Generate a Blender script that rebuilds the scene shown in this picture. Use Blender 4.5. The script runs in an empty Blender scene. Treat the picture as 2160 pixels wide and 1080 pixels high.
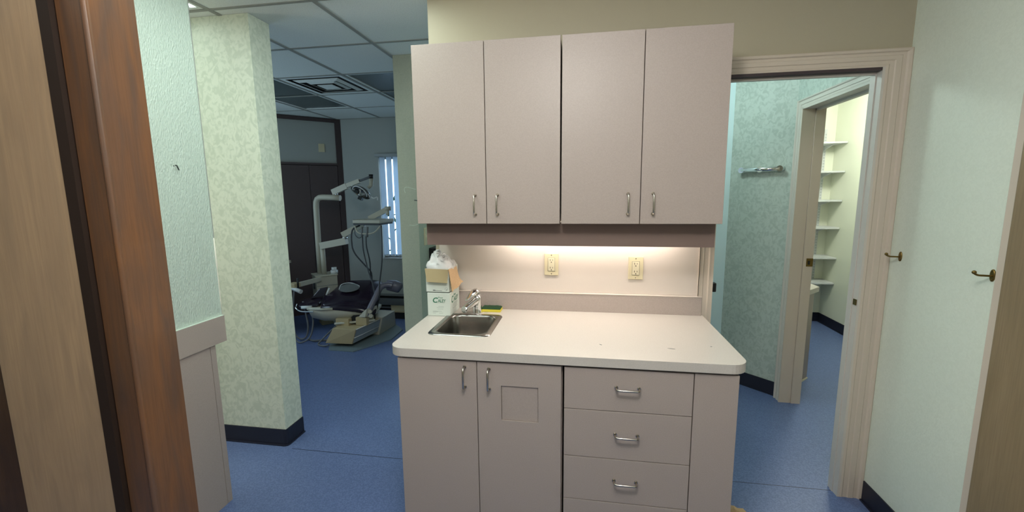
import bpy, bmesh, math, random
from mathutils import Vector, Matrix, noise
random.seed(7)
S = bpy.context.scene
COL = S.collection
# ------------------------------------------------------------------ camera
cam_d = bpy.data.cameras.new('camera'); cam = bpy.data.objects.new('camera', cam_d); COL.objects.link(cam)
cam_d.sensor_fit = 'HORIZONTAL'; cam_d.sensor_width = 36.0; cam_d.lens = 904.01 / 2160 * 36
cam_d.clip_start = 0.02; cam_d.clip_end = 100
H = 1.49
yaw, pit, rol = map(math.radians, (-9.379, 8.249, 0.585))
fwd = Vector((math.sin(yaw) * math.cos(pit), math.cos(yaw) * math.cos(pit), -math.sin(pit)))
rgt = Vector((math.cos(yaw), -math.sin(yaw), 0)); dwn = fwd.cross(rgt)
r2 = math.cos(rol) * rgt + math.sin(rol) * dwn; d2 = -math.sin(rol) * rgt + math.cos(rol) * dwn
Mc = Matrix((r2, -d2, -fwd)).transposed().to_4x4(); Mc.translation = Vector((0, 0, H))
cam.matrix_world = Mc
S.camera = cam
# ------------------------------------------------------------------ view and world
S.view_settings.view_transform = 'Standard'; S.view_settings.look = 'None'
S.view_settings.exposure = 0.0; S.view_settings.gamma = 1.0; S.view_settings.use_curve_mapping = False
W = bpy.data.worlds.new('sky'); S.world = W; W.use_nodes = True
bg = W.node_tree.nodes['Background']; bg.inputs[0].default_value = (0.58, 0.80, 1.0, 1); bg.inputs[1].default_value = 3.6
# lamp strengths (area lights under real fixtures, ceiling lights, added fill lights)
def area(name, loc, sx, sy, power, color, rot=(0, 0, 0)):
    l = bpy.data.lights.new(name, 'AREA'); l.shape = 'RECTANGLE'; l.size = sx; l.size_y = sy
    l.energy = power; l.color = color
    o = bpy.data.objects.new(name, l); COL.objects.link(o); o.location = loc; o.rotation_euler = rot
    return o
COOL = (0.86, 1.0, 0.93); WARM = (1.0, 0.93, 0.84); NEUT = (1.0, 0.97, 0.92)
def globe(name, loc, power, color, r=.11):
    l = bpy.data.lights.new(name, 'POINT'); l.shadow_soft_size = r; l.energy = power; l.color = color
    o = bpy.data.objects.new(name, l); COL.objects.link(o); o.location = loc; return o
area('troffer_light_waiting', (-2.2, 1.05, 2.425), .5, .8, 9, COOL)
area('troffer_light_passage', (-1.03, 1.46, 2.43), .52, 1.15, 10, COOL)
globe('fill_entry', (-1.1, -.55, 2.0), 11, NEUT)  # added unseen fill light to brighten the wooden frame and door leaf
globe('ceiling_globe_room', (-.10, .40, 2.24), 36, NEUT)
area('ceiling_light_room', (0.15, .35, 2.42), 1.1, .8, 13, NEUT)
globe('ceiling_globe_hall', (.62, 2.95, 2.32), 13.5, (0.80, 0.99, 0.95), .08)
area('lamp_waiting_side', (-3.95, 1.35, 1.05), .8, .8, 14, (1.0, .93, .76), (0, math.radians(-90), 0))
globe('ceiling_globe_closet', (2.15, 4.1, 2.30), 38, (1.0, 1.0, 0.90))
area('fill_treatment_room', (-4.07, 3.1, 1.45), 1.1, 1.1, 16, (0.62, 0.84, 1.0), (0, math.radians(-90), 0))  # added fill light for the dark treatment room; this wall has no window

# ------------------------------------------------------------------ materials
def mat(name, col, rough=.6, metal=0., spec=.5, bump=None, bdist=.002, mottle=None, trans=0., ior=1.45, emit=None, coat=0., alpha=1.):
    m = bpy.data.materials.new(name); m.use_nodes = True; nt = m.node_tree; N = nt.nodes; L = nt.links
    b = N['Principled BSDF']
    b.inputs['Base Color'].default_value = (*col, 1); b.inputs['Roughness'].default_value = rough
    b.inputs['Metallic'].default_value = metal; b.inputs['Specular IOR Level'].default_value = spec
    b.inputs['Transmission Weight'].default_value = trans; b.inputs['IOR'].default_value = ior
    b.inputs['Coat Weight'].default_value = coat; b.inputs['Alpha'].default_value = alpha
    if emit: b.inputs['Emission Color'].default_value = (*emit[0], 1); b.inputs['Emission Strength'].default_value = emit[1]
    tc = N.new('ShaderNodeTexCoord')
    if mottle:   # (scale, amount, stretch, distortion, low, high)
        sc, col2, st, dis, lo, hi = mottle
        mp = N.new('ShaderNodeMapping'); mp.inputs['Scale'].default_value = st; L.new(tc.outputs['Object'], mp.inputs[0])
        n = N.new('ShaderNodeTexNoise'); n.inputs['Scale'].default_value = sc; n.inputs['Detail'].default_value = 3; n.inputs['Distortion'].default_value = dis
        L.new(mp.outputs[0], n.inputs['Vector'])
        r = N.new('ShaderNodeValToRGB'); r.color_ramp.elements[0].position = lo; r.color_ramp.elements[1].position = hi
        r.color_ramp.elements[0].color = (*col2, 1); r.color_ramp.elements[1].color = (*col, 1)
        L.new(n.outputs[0], r.inputs[0]); L.new(r.outputs[0], b.inputs['Base Color'])
    if bump:     # (scale, strength, stretch)
        sc, s, st = bump
        mp = N.new('ShaderNodeMapping'); mp.inputs['Scale'].default_value = st; L.new(tc.outputs['Object'], mp.inputs[0])
        n = N.new('ShaderNodeTexNoise'); n.inputs['Scale'].default_value = sc; n.inputs['Detail'].default_value = 2
        L.new(mp.outputs[0], n.inputs['Vector'])
        bp = N.new('ShaderNodeBump'); bp.inputs['Strength'].default_value = s; bp.inputs['Distance'].default_value = bdist
        L.new(n.outputs[0], bp.inputs['Height']); L.new(bp.outputs[0], b.inputs['Normal'])
    return m
def wood(name, c1, c2, c3, rough=.4):
    m = mat(name, c1, rough, coat=.15); nt = m.node_tree; N = nt.nodes; L = nt.links; b = N['Principled BSDF']
    tc = N.new('ShaderNodeTexCoord'); mp = N.new('ShaderNodeMapping'); mp.inputs['Scale'].default_value = (8, 8, 1.2); L.new(tc.outputs['Object'], mp.inputs[0])
    n1 = N.new('ShaderNodeTexNoise'); n1.inputs['Scale'].default_value = 2.2; n1.inputs['Detail'].default_value = 4; n1.inputs['Distortion'].default_value = 1.2
    L.new(mp.outputs[0], n1.inputs['Vector'])
    r1 = N.new('ShaderNodeValToRGB'); r1.color_ramp.elements[0].position = .34; r1.color_ramp.elements[1].position = .66
    r1.color_ramp.elements[0].color = (*c3, 1); r1.color_ramp.elements[1].color = (*c1, 1); L.new(n1.outputs[0], r1.inputs[0])
    mp2 = N.new('ShaderNodeMapping'); mp2.inputs['Scale'].default_value = (60, 60, 2.2); L.new(tc.outputs['Object'], mp2.inputs[0])
    n2 = N.new('ShaderNodeTexNoise'); n2.inputs['Scale'].default_value = 3; n2.inputs['Detail'].default_value = 3; n2.inputs['Distortion'].default_value = .6
    L.new(mp2.outputs[0], n2.inputs['Vector'])
    mx = N.new('ShaderNodeMix'); mx.data_type = 'RGBA'; mr = N.new('ShaderNodeMapRange'); mr.inputs['From Min'].default_value = .42; mr.inputs['From Max'].default_value = .75; mr.inputs['To Max'].default_value = .55
    L.new(n2.outputs[0], mr.inputs[0]); L.new(mr.outputs[0], mx.inputs[0]); L.new(r1.outputs[0], mx.inputs[6]); mx.inputs[7].default_value = (*c2, 1)
    L.new(mx.outputs[2], b.inputs['Base Color'])
    return m
M = {}
GRN = (.62, .68, .58)
M['laminate'] = mat('laminate', (.40, .335, .30), .42, mottle=(300, (.375, .315, .28), (1, 1, 1), 0, .4, .6))
M['valance'] = mat('valance_laminate_shaded', (.19, .135, .115), .5)  # laminate darkened: shade below the wall cabinets is put into the colour
M['splash_cap'] = mat('splash_cap', (.66, .58, .52), .4)
M['laminate_box'] = mat('laminate_shell', (.33, .275, .245), .5)
M['counter'] = mat('counter', (.54, .50, .455), .33, mottle=(260, (.51, .47, .425), (1, 1, 1), 0, .4, .6))
M['splash'] = mat('splash', (.43, .365, .33), .4, mottle=(260, (.40, .34, .305), (1, 1, 1), 0, .4, .6))
M['paint'] = mat('paint', (.43, .385, .28), .55, bump=(220, .15, (1, 1, 1)))
M['paint_niche_lit'] = mat('paint_niche_lit', (.62, .56, .50), .55, bump=(220, .15, (1, 1, 1)))  # same wall paint, lightened to carry the lamp glow
M['mint'] = mat('mint_wall', (.73, .795, .69), .5, mottle=(60, (.70, .765, .66), (1, 1, 1), 1.5, .4, .6), bump=(120, .2, (1, 1, 1)))
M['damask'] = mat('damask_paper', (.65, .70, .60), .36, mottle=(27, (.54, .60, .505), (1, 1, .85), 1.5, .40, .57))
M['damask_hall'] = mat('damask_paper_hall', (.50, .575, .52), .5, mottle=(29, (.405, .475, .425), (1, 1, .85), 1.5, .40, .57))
M['vinyl_wall'] = mat('embossed_vinyl', (.56, .655, .58), .22, bump=(75, 1., (3, 3, 1.1)), bdist=.005)
M['op_wall'] = mat('operatory_wall', (.36, .385, .37), .7)
M['closet'] = mat('closet_paint', (.80, .82, .68), .6)
M['daylit_blue'] = mat('daylight_tinted_paint', (.74, .92, .95), .6)  # bluish daylight is put into this wall colour
M['trim'] = mat('trim_paint', (.60, .52, .43), .4)
M['trimhall'] = mat('trim_paint_hall', (.60, .56, .50), .4)
M['bb'] = mat('navy_vinyl', (.012, .014, .028), .45)
M['floor'] = mat('blue_sheet_floor', (.130, .185, .36), .40, mottle=(150, (.092, .135, .275), (1, 1, 1), 0, .42, .6), bump=(180, .35, (1, 1, 1)))
M['tile'] = mat('ceiling_tile', (.76, .80, .78), .85, mottle=(160, (.68, .72, .70), (1, 1, 1), 0, .36, .46), bump=(120, .3, (1, 1, 1)))
M['tbar'] = mat('ceiling_bar', (.30, .31, .29), .6)
M['slab'] = mat('slab', (.5, .5, .48), .9)
M['dark'] = mat('dark_void', (.01, .01, .012), .7)
M['oplens'] = mat('unlit_lens', (.075, .10, .105), .3)
M['litlens'] = mat('lit_lens', (.8, .85, .85), .3, emit=(COOL, 3.0))
M['jambwood'] = wood('jamb_wood', (.190, .084, .034), (.10, .05, .026), (.112, .064, .042))
M['doorwood'] = wood('door_wood', (.50, .345, .205), (.38, .255, .155), (.40, .28, .175))
M['darkwood'] = wood('dark_wood', (.10, .05, .022), (.05, .025, .012), (.06, .03, .015))
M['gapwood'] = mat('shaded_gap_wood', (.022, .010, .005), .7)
M['brownwood'] = wood('brown_wood', (.27, .20, .115), (.18, .13, .075), (.23, .17, .095), .5)
M['steel'] = mat('stainless', (.30, .29, .27), .25, 1., bump=(90, .08, (1, 1, .05)))
M['nickel'] = mat('nickel', (.55, .51, .45), .25, 1.)
M['chrome'] = mat('chrome', (.80, .80, .80), .07, 1.)
M['brass'] = mat('brass', (.22, .15, .05), .35, 1.)
M['ivory'] = mat('ivory', (.60, .54, .36), .4)
M['ivory2'] = mat('ivory_face', (.66, .61, .44), .35)
M['black'] = mat('black_plastic', (.008, .008, .009), .4)
M['carton'] = mat('carton_white', (.66, .72, .66), .6)
M['cartonblue'] = mat('carton_blue', (.08, .13, .25), .6)
M['kraft'] = mat('kraft', (.50, .34, .19), .8, mottle=(120, (.46, .31, .17), (1, 1, 1), 0, .4, .6))
M['kraft2'] = mat('kraft_olive', (.36, .29, .16), .8)
M['green'] = mat('print_green', (.02, .17, .09), .6)
M['grey'] = mat('print_grey', (.12, .14, .14), .6)
M['palegrey'] = mat('print_pale', (.35, .40, .37), .6)
M['bag'] = mat('plastic_film', (.92, .93, .92), .22, trans=.2, ior=1.2, alpha=.8)
M['spyel'] = mat('sponge_yellow', (.72, .62, .06), .9, bump=(300, .6, (1, 1, 1)))
M['spgrn'] = mat('scourer_green', (.015, .055, .02), .95, bump=(300, .8, (1, 1, 1)))
M['cream'] = mat('cream_metal', (.46, .44, .36), .45)
M['creamd'] = mat('tan_metal', (.42, .34, .20), .5)
M['grayplate'] = mat('grey_plate', (.16, .21, .23), .5)
M['panelgrey'] = mat('grey_panel', (.30, .34, .37), .35)
M['vinyl'] = mat('plum_vinyl', (.016, .010, .020), .2)
M['vinylgrey'] = mat('grey_vinyl', (.13, .125, .16), .35)
M['mauve'] = mat('mauve_laminate', (.075, .055, .058), .5)
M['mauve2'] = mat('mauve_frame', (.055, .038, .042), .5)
M['hose'] = mat('hose_grey', (.14, .145, .15), .5)
M['hosedark'] = mat('hose_dark', (.03, .034, .04), .4)
M['white'] = mat('white_plastic', (.62, .64, .64), .35)
M['glass'] = mat('clear_plastic', (.75, .8, .8), .1, trans=.85, ior=1.3)
M['blind'] = mat('blind_vane', (.62, .68, .74), .6)
M['pane'] = mat('window_pane', (1, 1, 1), .0, trans=1., ior=1.02)
M['sash'] = mat('window_sash', (.32, .35, .36), .5)
M['leaf'] = mat('leaf', (.02, .07, .02), .7)
M['soil'] = mat('soil', (.12, .11, .09), .9)
M['ledge'] = mat('ledge_top', (.66, .78, .68), .4)
M['chip'] = mat('bare_plaster', (.85, .82, .72), .8)
M['heater'] = mat('heater_enamel', (.16, .17, .18), .45)
# blinds let light through
nt = M['blind'].node_tree; b = nt.nodes['Principled BSDF']; tr = nt.nodes.new('ShaderNodeBsdfTranslucent'); tr.inputs[0].default_value = (.75, .85, .95, 1)
ms = nt.nodes.new('ShaderNodeMixShader'); ms.inputs[0].default_value = .55; nt.links.new(b.outputs[0], ms.inputs[1]); nt.links.new(tr.outputs[0], ms.inputs[2])
nt.links.new(ms.outputs[0], nt.nodes['Material Output'].inputs[0])

# ------------------------------------------------------------------ mesh helpers
class MB:
    def __init__(s): s.v = []; s.f = []; s.sm = []
    def add(s, vs, fs, smooth=False):
        k = len(s.v); s.v += [Vector(v) for v in vs]; s.f += [tuple(i + k for i in f) for f in fs]; s.sm += [smooth] * len(fs); return s
    def box(s, x0, x1, y0, y1, z0, z1, b=0):
        if x0 > x1: x0, x1 = x1, x0
        if y0 > y1: y0, y1 = y1, y0
        if z0 > z1: z0, z1 = z1, z0
        bm = bmesh.new(); bmesh.ops.create_cube(bm, size=1)
        for v in bm.verts: v.co = Vector((x0 + (v.co.x + .5) * (x1 - x0), y0 + (v.co.y + .5) * (y1 - y0), z0 + (v.co.z + .5) * (z1 - z0)))
        if b: bmesh.ops.bevel(bm, geom=bm.edges[:], offset=b, segments=2, affect='EDGES', profile=.5)
        bm.verts.index_update(); s.add([v.co.copy() for v in bm.verts], [[v.index for v in f.verts] for f in bm.faces]); bm.free(); return s
    def prism(s, poly, z0, z1, b=0):
        n = len(poly); area_ = sum(poly[i][0] * poly[(i + 1) % n][1] - poly[(i + 1) % n][0] * poly[i][1] for i in range(n))
        if area_ < 0: poly = poly[::-1]
        bm = bmesh.new(); lo = [bm.verts.new((x, y, z0)) for x, y in poly]; hi = [bm.verts.new((x, y, z1)) for x, y in poly]
        bm.faces.new(lo[::-1]); bm.faces.new(hi)
        for i in range(n): bm.faces.new((lo[i], lo[(i + 1) % n], hi[(i + 1) % n], hi[i]))
        if b: bmesh.ops.bevel(bm, geom=bm.edges[:], offset=b, segments=2, affect='EDGES', profile=.5)
        bm.verts.index_update(); s.add([v.co.copy() for v in bm.verts], [[v.index for v in f.verts] for f in bm.faces]); bm.free(); return s
    def rings(s, rs, cap0=True, cap1=True, smooth=True, closed=False):
        n = len(rs[0]); k = len(s.v); s.v += [Vector(p) for r in rs for p in r]
        m = len(rs)
        for a in range(m if closed else m - 1):
            for i in range(n):
                j = (i + 1) % n; a2 = (a + 1) % m
                s.f.append((k + a * n + i, k + a * n + j, k + a2 * n + j, k + a2 * n + i)); s.sm.append(smooth)
        if not closed:
            if cap0: s.f.append(tuple(k + i for i in range(n))[::-1]); s.sm.append(False)
            if cap1: s.f.append(tuple(k + (m - 1) * n + i for i in range(n))); s.sm.append(False)
        return s
    def tube(s, pts, r, n=10, smooth=True, sq=None):
        pts = [Vector(p) for p in pts]; rs = []; up = None
        for i, p in enumerate(pts):
            t = ((pts[min(i + 1, len(pts) - 1)] - pts[max(i - 1, 0)])).normalized()
            if up is None: up = Vector((0, 0, 1)) if abs(t.z) < .9 else Vector((0, 1, 0))
            a = t.cross(up).normalized(); bb = a.cross(t).normalized(); up = bb
            rr = r[i] if isinstance(r, (list, tuple)) else r
            if sq: rs.append([p + a * (sx * sq[0] / 2) + bb * (sz * sq[1] / 2) for sx, sz in ((-1, -1), (1, -1), (1, 1), (-1, 1))])
            else: rs.append([p + (a * math.cos(2 * math.pi * k / n) + bb * math.sin(2 * math.pi * k / n)) * rr for k in range(n)])
        return s.rings(rs, smooth=smooth and not sq)
    def cyl(s, c, r, h, axis='z', n=20, r2=None):
        c = Vector(c); d = {'x': Vector((1, 0, 0)), 'y': Vector((0, 1, 0)), 'z': Vector((0, 0, 1))}[axis] if isinstance(axis, str) else Vector(axis).normalized()
        return s.tube([c, c + d * h], [r, r if r2 is None else r2], n)
    def build(s, name, m, parent=None, bake=True, **props):
        me = bpy.data.meshes.new(name); off = Vector((0, 0, 0)); inv = None
        vs = s.v
        if parent is not None and bake:
            mt = Matrix.LocRotScale(parent.location, parent.rotation_euler, None); P_ = parent.parent
            while P_ is not None:
                mt = Matrix.LocRotScale(P_.location, P_.rotation_euler, None) @ mt; P_ = P_.parent
            inv = mt.inverted(); vs = [inv @ v for v in vs]
        if parent is None:
            off = Vector(((min(v.x for v in vs) + max(v.x for v in vs)) / 2, (min(v.y for v in vs) + max(v.y for v in vs)) / 2, min(v.z for v in vs)))
            vs = [v - off for v in vs]
        me.from_pydata([tuple(v) for v in vs], [], s.f); me.polygons.foreach_set('use_smooth', s.sm); me.update()
        bm = bmesh.new(); bm.from_mesh(me); bmesh.ops.recalc_face_normals(bm, faces=bm.faces); bm.to_mesh(me); bm.free()
        me.materials.append(m if not isinstance(m, str) else M[m])
        o = bpy.data.objects.new(name, me); COL.objects.link(o); o.location = off
        if parent is not None: o.parent = parent
        for k, v in props.items(): o[k] = v
        return o
def B(*a, b=0): return MB().box(*a, b=b)
def smooth_path(pts, n=6):
    pts = [Vector(p) for p in pts]; out = []
    for i in range(len(pts) - 1):
        p0 = pts[max(i - 1, 0)]; p1 = pts[i]; p2 = pts[i + 1]; p3 = pts[min(i + 2, len(pts) - 1)]
        for k in range(n):
            t = k / n
            out.append(.5 * ((2 * p1) + (p2 - p0) * t + (2 * p0 - 5 * p1 + 4 * p2 - p3) * t * t + (-p0 + 3 * p1 - 3 * p2 + p3) * t ** 3))
    return out + [pts[-1]]
def rrect(cx, cy, w, d, r, z, n=6):
    out = []
    for sx, sy, a0 in ((1, 1, 0), (-1, 1, 90), (-1, -1, 180), (1, -1, 270)):
        for k in range(n + 1):
            a = math.radians(a0 + 90 * k / n); out.append((cx + sx * (w / 2 - r) + r * math.cos(a), cy + sy * (d / 2 - r) + r * math.sin(a), z))
    return out
def thing(name, label, cat, loc, rz=0, group=None):
    o = bpy.data.objects.new(name, None); COL.objects.link(o); o.location = loc; o.rotation_euler = (0, 0, rz)
    o.empty_display_size = .05; tag(o, label, cat, group); return o
def tag(o, label, cat, group=None):
    o['label'] = label; o['category'] = cat
    if group: o['group'] = group
    return o
def struct(o, label=None):
    o['kind'] = 'structure'
    if label: o['label'] = label
    return o
def handle(parent, x, y, z, vertical=True, nd=Vector((0, -1, 0)), L=.081):
    # wire pull standing on the face at y
    d = Vector((0, 0, 1)) if vertical else Vector((1, 0, 0)); p = Vector((x, y, z))
    a = p - d * L / 2; c = p + d * L / 2; out = nd * .027
    pts = [a, a + out * .62, a + out * .9 + d * .003, a + out + d * .010, c + out - d * .010, c + out * .9 - d * .003, c + out * .62, c]
    m = MB().tube(pts, [.0052, .0042, .0040, .0040, .0040, .0040, .0042, .0052], 10)
    m.cyl(a, .0068, .003, axis=nd); m.cyl(c, .0068, .003, axis=nd)
    return m.build('handle', 'nickel', parent)
CZ = 2.44

# ------------------------------------------------------------------ setting
def wall(name, segs, m, label=None):
    mb = MB()
    for s_ in segs: mb.box(*s_)
    return struct(mb.build(name, m), label)
fl = struct(MB().box(-4.2, 2.9, -1.7, 5.4, -.05, 0).build('floor', 'floor'), 'blue speckled sheet vinyl floor')
B(-1.69, -.75, 2.118, 2.121, 0, .0006).build('seam', 'bb', fl)
B(.63, 1.25, 2.19, 2.193, 0, .0006).build('seam', 'bb', fl)
cl = struct(B(-4.2, 2.9, -1.7, 5.4, 2.50, 2.56).build('ceiling', 'slab'), 'suspended ceiling of pale tiles in a metal grid')
GX0, GY0, PX, PY = -1.32, 2.075, .585, .615
def gx(i): return GX0 + PX * i
def gy(j): return GY0 + PY * j
tile_mesh = None
special = {(-1, 2), (-1, 3), (-2, 2), (-3, 2), (-3, 3), (-2, -1), (-2, -2), (0, 2), (0, 3), (0, -1), (0, -2)}
special.discard((0, 2)); special.discard((0, 3))
for i in range(-5, 7):
    for j in range(-6, 6):
        if (i, j) in special: continue
        if tile_mesh is None:
            t = B(-.286, .286, -.301, .301, 0, .012, b=.003)
            o = t.build('ceiling_tile', 'tile', cl, bake=False); tile_mesh = o.data
        else:
            o = bpy.data.objects.new('ceiling_tile', tile_mesh); COL.objects.link(o); o.parent = cl
        o.location = Vector((gx(i) + PX / 2, gy(j) + PY / 2, CZ + .001)) - cl.location
for i in range(-5, 8):
    B(gx(i) - .012, gx(i) + .012, -1.65, 5.3, CZ - .003, CZ + .004).build('grid_bar', 'tbar', cl)
for j in range(-6, 7):
    B(-4.15, 2.75, gy(j) - .010, gy(j) + .010, CZ - .0025, CZ + .0035).build('grid_bar', 'tbar', cl)
# outer shell
wall('wall_front', [(-4.2, 1.5, -1.7, -1.6, 0, CZ)], 'paint')
wall('wall_left', [(-4.2, -4.1, -1.6, 5.4, 0, CZ)], 'op_wall')
wx0, wx1, wz0, wz1 = -2.545, -1.55, .69, 1.972
wall('wall_back', [(-4.1, wx0, 5.17, 5.30, 0, CZ), (wx1, -1.165, 5.17, 5.30, 0, CZ), (wx0, wx1, 5.17, 5.30, 0, wz0), (wx0, wx1, 5.17, 5.30, wz1, CZ)], 'op_wall', 'grey blue back wall of the treatment room')
wall('wall_pillar', [(-4.1, -1.742, 2.145, 2.30, 0, CZ)], 'damask', 'pale green damask wallpapered wall end beside the treatment room opening')
M['stub'] = mat('stub_paint', (.40, .435, .36), .6, mottle=(60, (.37, .405, .335), (1, 1, 1), 1.5, .4, .6))
wall('wall_stub', [(-1.304, -1.165, 2.94, 5.17, 0, CZ)], 'stub', 'narrow grey green wall end behind the wall cabinets')
DX0, DX1, DZ = .612, 1.262, 2.008
wc = wall('wall_center', [(-.765, DX0, 2.16, 2.222, 0, CZ), (DX1, 2.8, 2.16, 2.222, 0, CZ), (DX0, DX1, 2.16, 2.222, DZ, CZ)], 'paint', 'warm painted wall behind the cabinets with a doorway')
B(-.745, .556, 2.157, 2.16, .99, 1.40).build('niche_glow_sheet', 'paint_niche_lit', wc)  # thin sheet of lightened paint stands in for lamp light on the wall
wall('wall_right', [(1.36, 1.46, -1.6, 2.16, 0, CZ)], 'mint', 'pale green right wall with two brass hooks')
wall('wall_hall_back', [(-1.165, 1.11, 3.55, 3.65, 0, CZ)], 'daylit_blue', 'pale wall at the end of the passage')
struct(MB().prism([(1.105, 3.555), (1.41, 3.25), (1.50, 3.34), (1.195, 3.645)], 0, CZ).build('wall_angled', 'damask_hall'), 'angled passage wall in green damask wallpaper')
OY0, OY1, OZ = 2.36, 3.15, 2.025
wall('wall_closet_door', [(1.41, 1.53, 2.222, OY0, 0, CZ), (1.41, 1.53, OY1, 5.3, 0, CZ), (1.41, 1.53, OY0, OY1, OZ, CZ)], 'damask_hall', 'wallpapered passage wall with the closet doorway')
wall('wall_closet_right', [(2.70, 2.80, 2.222, 5.40, 0, CZ)], 'closet')
wall('wall_closet_back', [(1.53, 2.70, 5.30, 5.40, 0, CZ)], 'closet')
# wall with embossed vinyl above the reception cabinet
wv = wall('wall_vinyl', [(-1.82, -1.702, 1.01, 1.745, .802, CZ)], 'vinyl_wall', 'mint wall in glossy embossed vinyl above the grey cabinet')
MB().tube([(-1.7025, 1.7445, z) for z in (.94, 1.0, 1.15, 1.18, 1.30)], [.0015, .0025, .002, .004, .003], 6).build('bare_edge', 'chip', wv, label='bare plaster strip along the wall edge')
B(-1.7055, -1.7015, 1.7435, 1.7475, 1.30, CZ).build('edge_shadow_strip', 'tbar', wv)  # dark strip standing in for the shadow line along the wall edge
hk = MB().tube([(-1.702, 1.594, 1.624), (-1.695, 1.594, 1.624), (-1.693, 1.597, 1.612), (-1.6935, 1.601, 1.604)], .0022, 6)
hk.cyl((-1.702, 1.586, 1.621), .002, .002, axis='x', n=8)
tag(hk.build('wall_anchor', 'black'), 'small dark bent wall anchor stuck in the mint vinyl wall', 'anchor')
tear = MB().add([(-1.7012, 1.603, 1.608), (-1.7012, 1.609, 1.630), (-1.7012, 1.6, 1.626)], [(0, 1, 2)]); tear.add([(-1.7000, 1.606, 1.612), (-1.7012, 1.612, 1.636), (-1.7000, 1.604, 1.628)], [(0, 1, 2)])
tear.build('paper_tear', 'ledge', wv)
# left doorway partition in wood, very near
wall('wall_partition', [(-4.1, -1.262, .91, 1.01, 0, CZ)], 'paint')
dj = thing('door_1', 'brown wooden door frame at the left edge of the view', 'door frame', (-1.2, .95, 0)); dj['kind'] = 'structure'; del dj['category']
jb = MB(); R_ = .008
pl_ = [(-1.262, 1.01), (-1.262, .915)]
cas = [(-1.262, 1.012), (-1.262, .965), (-1.243, .965), (-1.243, .905), (-1.238, .900), (-1.160, .893)]
for k in range(7):
    a = math.radians(-100 + 100 * k / 6); cas.append((-1.153 + .008 * math.cos(a), .898 + .008 * math.sin(a)))
cas += [(-1.1465, .903), (-1.145, 1.012)]
jb.prism(cas, 0, CZ - .002).build('jamb', 'jambwood', dj)
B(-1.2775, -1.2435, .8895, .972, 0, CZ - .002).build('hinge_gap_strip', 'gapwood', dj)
dl = thing('door_2', 'pale oak door leaf standing open at the far left', 'door', (-1.45, .9, 0)); dl['kind'] = 'structure'; del dl['category']
B(-1.595, -1.276, .891, .925, .01, 2.03, b=.002).build('door_leaf', 'doorwood', dl)
B(-2.3, -1.597, .893, .909, .01, 2.03).build('door_backing', 'darkwood', dl)
# right edge: casing and brown door leaf
dr = MB(); dr.box(1.340, 1.36, 1.575, 1.622, 0, CZ - .01, b=.002); dr.box(1.333, 1.342, 1.575, 1.590, 0, CZ - .01, b=.002)
struct(dr.build('trim_1', 'trim'), 'beige door casing strip at the right edge')
db = thing('door_3', 'brown wooden door leaf at the far right edge', 'door', (1.34, 1.1, 0)); db['kind'] = 'structure'; del db['category']
B(1.318, 1.3595, .72, 1.572, .01, 2.03, b=.003).build('door_leaf', 'brownwood', db)

# ---- casings with profile
def casing(name, axis, a0, a1, zt, face, out, side, w=.098, head=True, mat_='trim', legs=(1, 1), label=None, wl=None):
    """door casing around opening a0..a1 on plane `face`; axis 'x' or 'y'; out=-1 protrudes toward -normal."""
    root = bpy.data.objects.new(name, None); COL.objects.link(root)
    root.location = ((a0 + a1) / 2, face, 0) if axis == 'x' else (face, (a0 + a1) / 2, 0); root['kind'] = 'structure'
    if label: root['label'] = label
    prof = [(0, 0), (0, .012), (.10, .0135), (.16, .010), (.34, .010), (.38, .0135), (.60, .0135), (.64, .010), (.78, .011), (.84, .017), (.95, .019), (1, .016), (1, 0)]
    hw = w * .74; wl_ = wl or w
    def pt(u, z, d): return (u, face + out * d, z) if axis == 'x' else (face + out * d, u, z)
    S0 = [pt(a0 - min(f * w, wl_), 0, d) for f, d in prof]; S1 = [pt(a0 - min(f * w, wl_), zt + f * hw, d) for f, d in prof]
    S2 = [pt(a1 + f * w, zt + f * hw, d) for f, d in prof]; S3 = [pt(a1 + f * w, 0, d) for f, d in prof]
    for nm, ra, rb in (('casing_leg', S0, S1), ('casing_head', S1, S2), ('casing_leg', S2, S3)):
        MB().rings([ra, rb], smooth=False).build(nm, mat_, root)
    return root
c1 = casing('trim_2', 'x', DX0, DX1, DZ, 2.16, -1, 1, head=True, wl=.056, label='beige fluted casing around the passage doorway')
B(DX1 - .0, DX1 - .010, 2.148, 2.228, 0, DZ).build('jamb', 'trimhall', c1)
B(DX0, DX0 + .010, 2.148, 2.228, 0, DZ).build('jamb', 'trim', c1)
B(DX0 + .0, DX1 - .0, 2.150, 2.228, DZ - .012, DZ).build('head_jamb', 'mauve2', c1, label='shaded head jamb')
B(DX1 - .014, DX1 - .008, 2.185, 2.205, 0, DZ - .012).build('door_stop', 'trimhall', c1)
B(DX0 + .01, DX1 - .014, 2.185, 2.205, DZ - .022, DZ - .012).build('door_stop', 'trimhall', c1)
B(DX1 - .0145, DX1 - .0115, 2.153, 2.175, .965, .992).build('strike_plate', 'brass', c1, label='small dark brass strike plate')
lk = MB().box(.618, .655, 2.20, 2.235, 1.0, 1.045, b=.004)
lk.build('latch', 'black', c1, label='black latch block on the left jamb')
chp = MB()
for k in range(9):
    chp.add([(DX1 - .013 + random.uniform(-.004, .0), 2.205 + .008 * k * .5, .02 + random.uniform(0, .05)) for _ in range(3)], [(0, 1, 2)])
c2 = casing('trim_3', 'y', OY0, OY1, OZ, 1.41, -1, 1, w=.072, mat_='trimhall', label='pale casing around the closet doorway')
B(1.405, 1.472, OY1 - .000, OY1 + .004, 0, OZ).build('jamb', 'trim', c2)
B(1.396, 1.472, OY1 - .006, OY1 + .002, 0, OZ).build('jamb', 'trim', c2)
B(1.474, 1.532, OY1 - .014, OY1 + .002, 0, OZ).build('door_stop', 'trim', c2)
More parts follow.
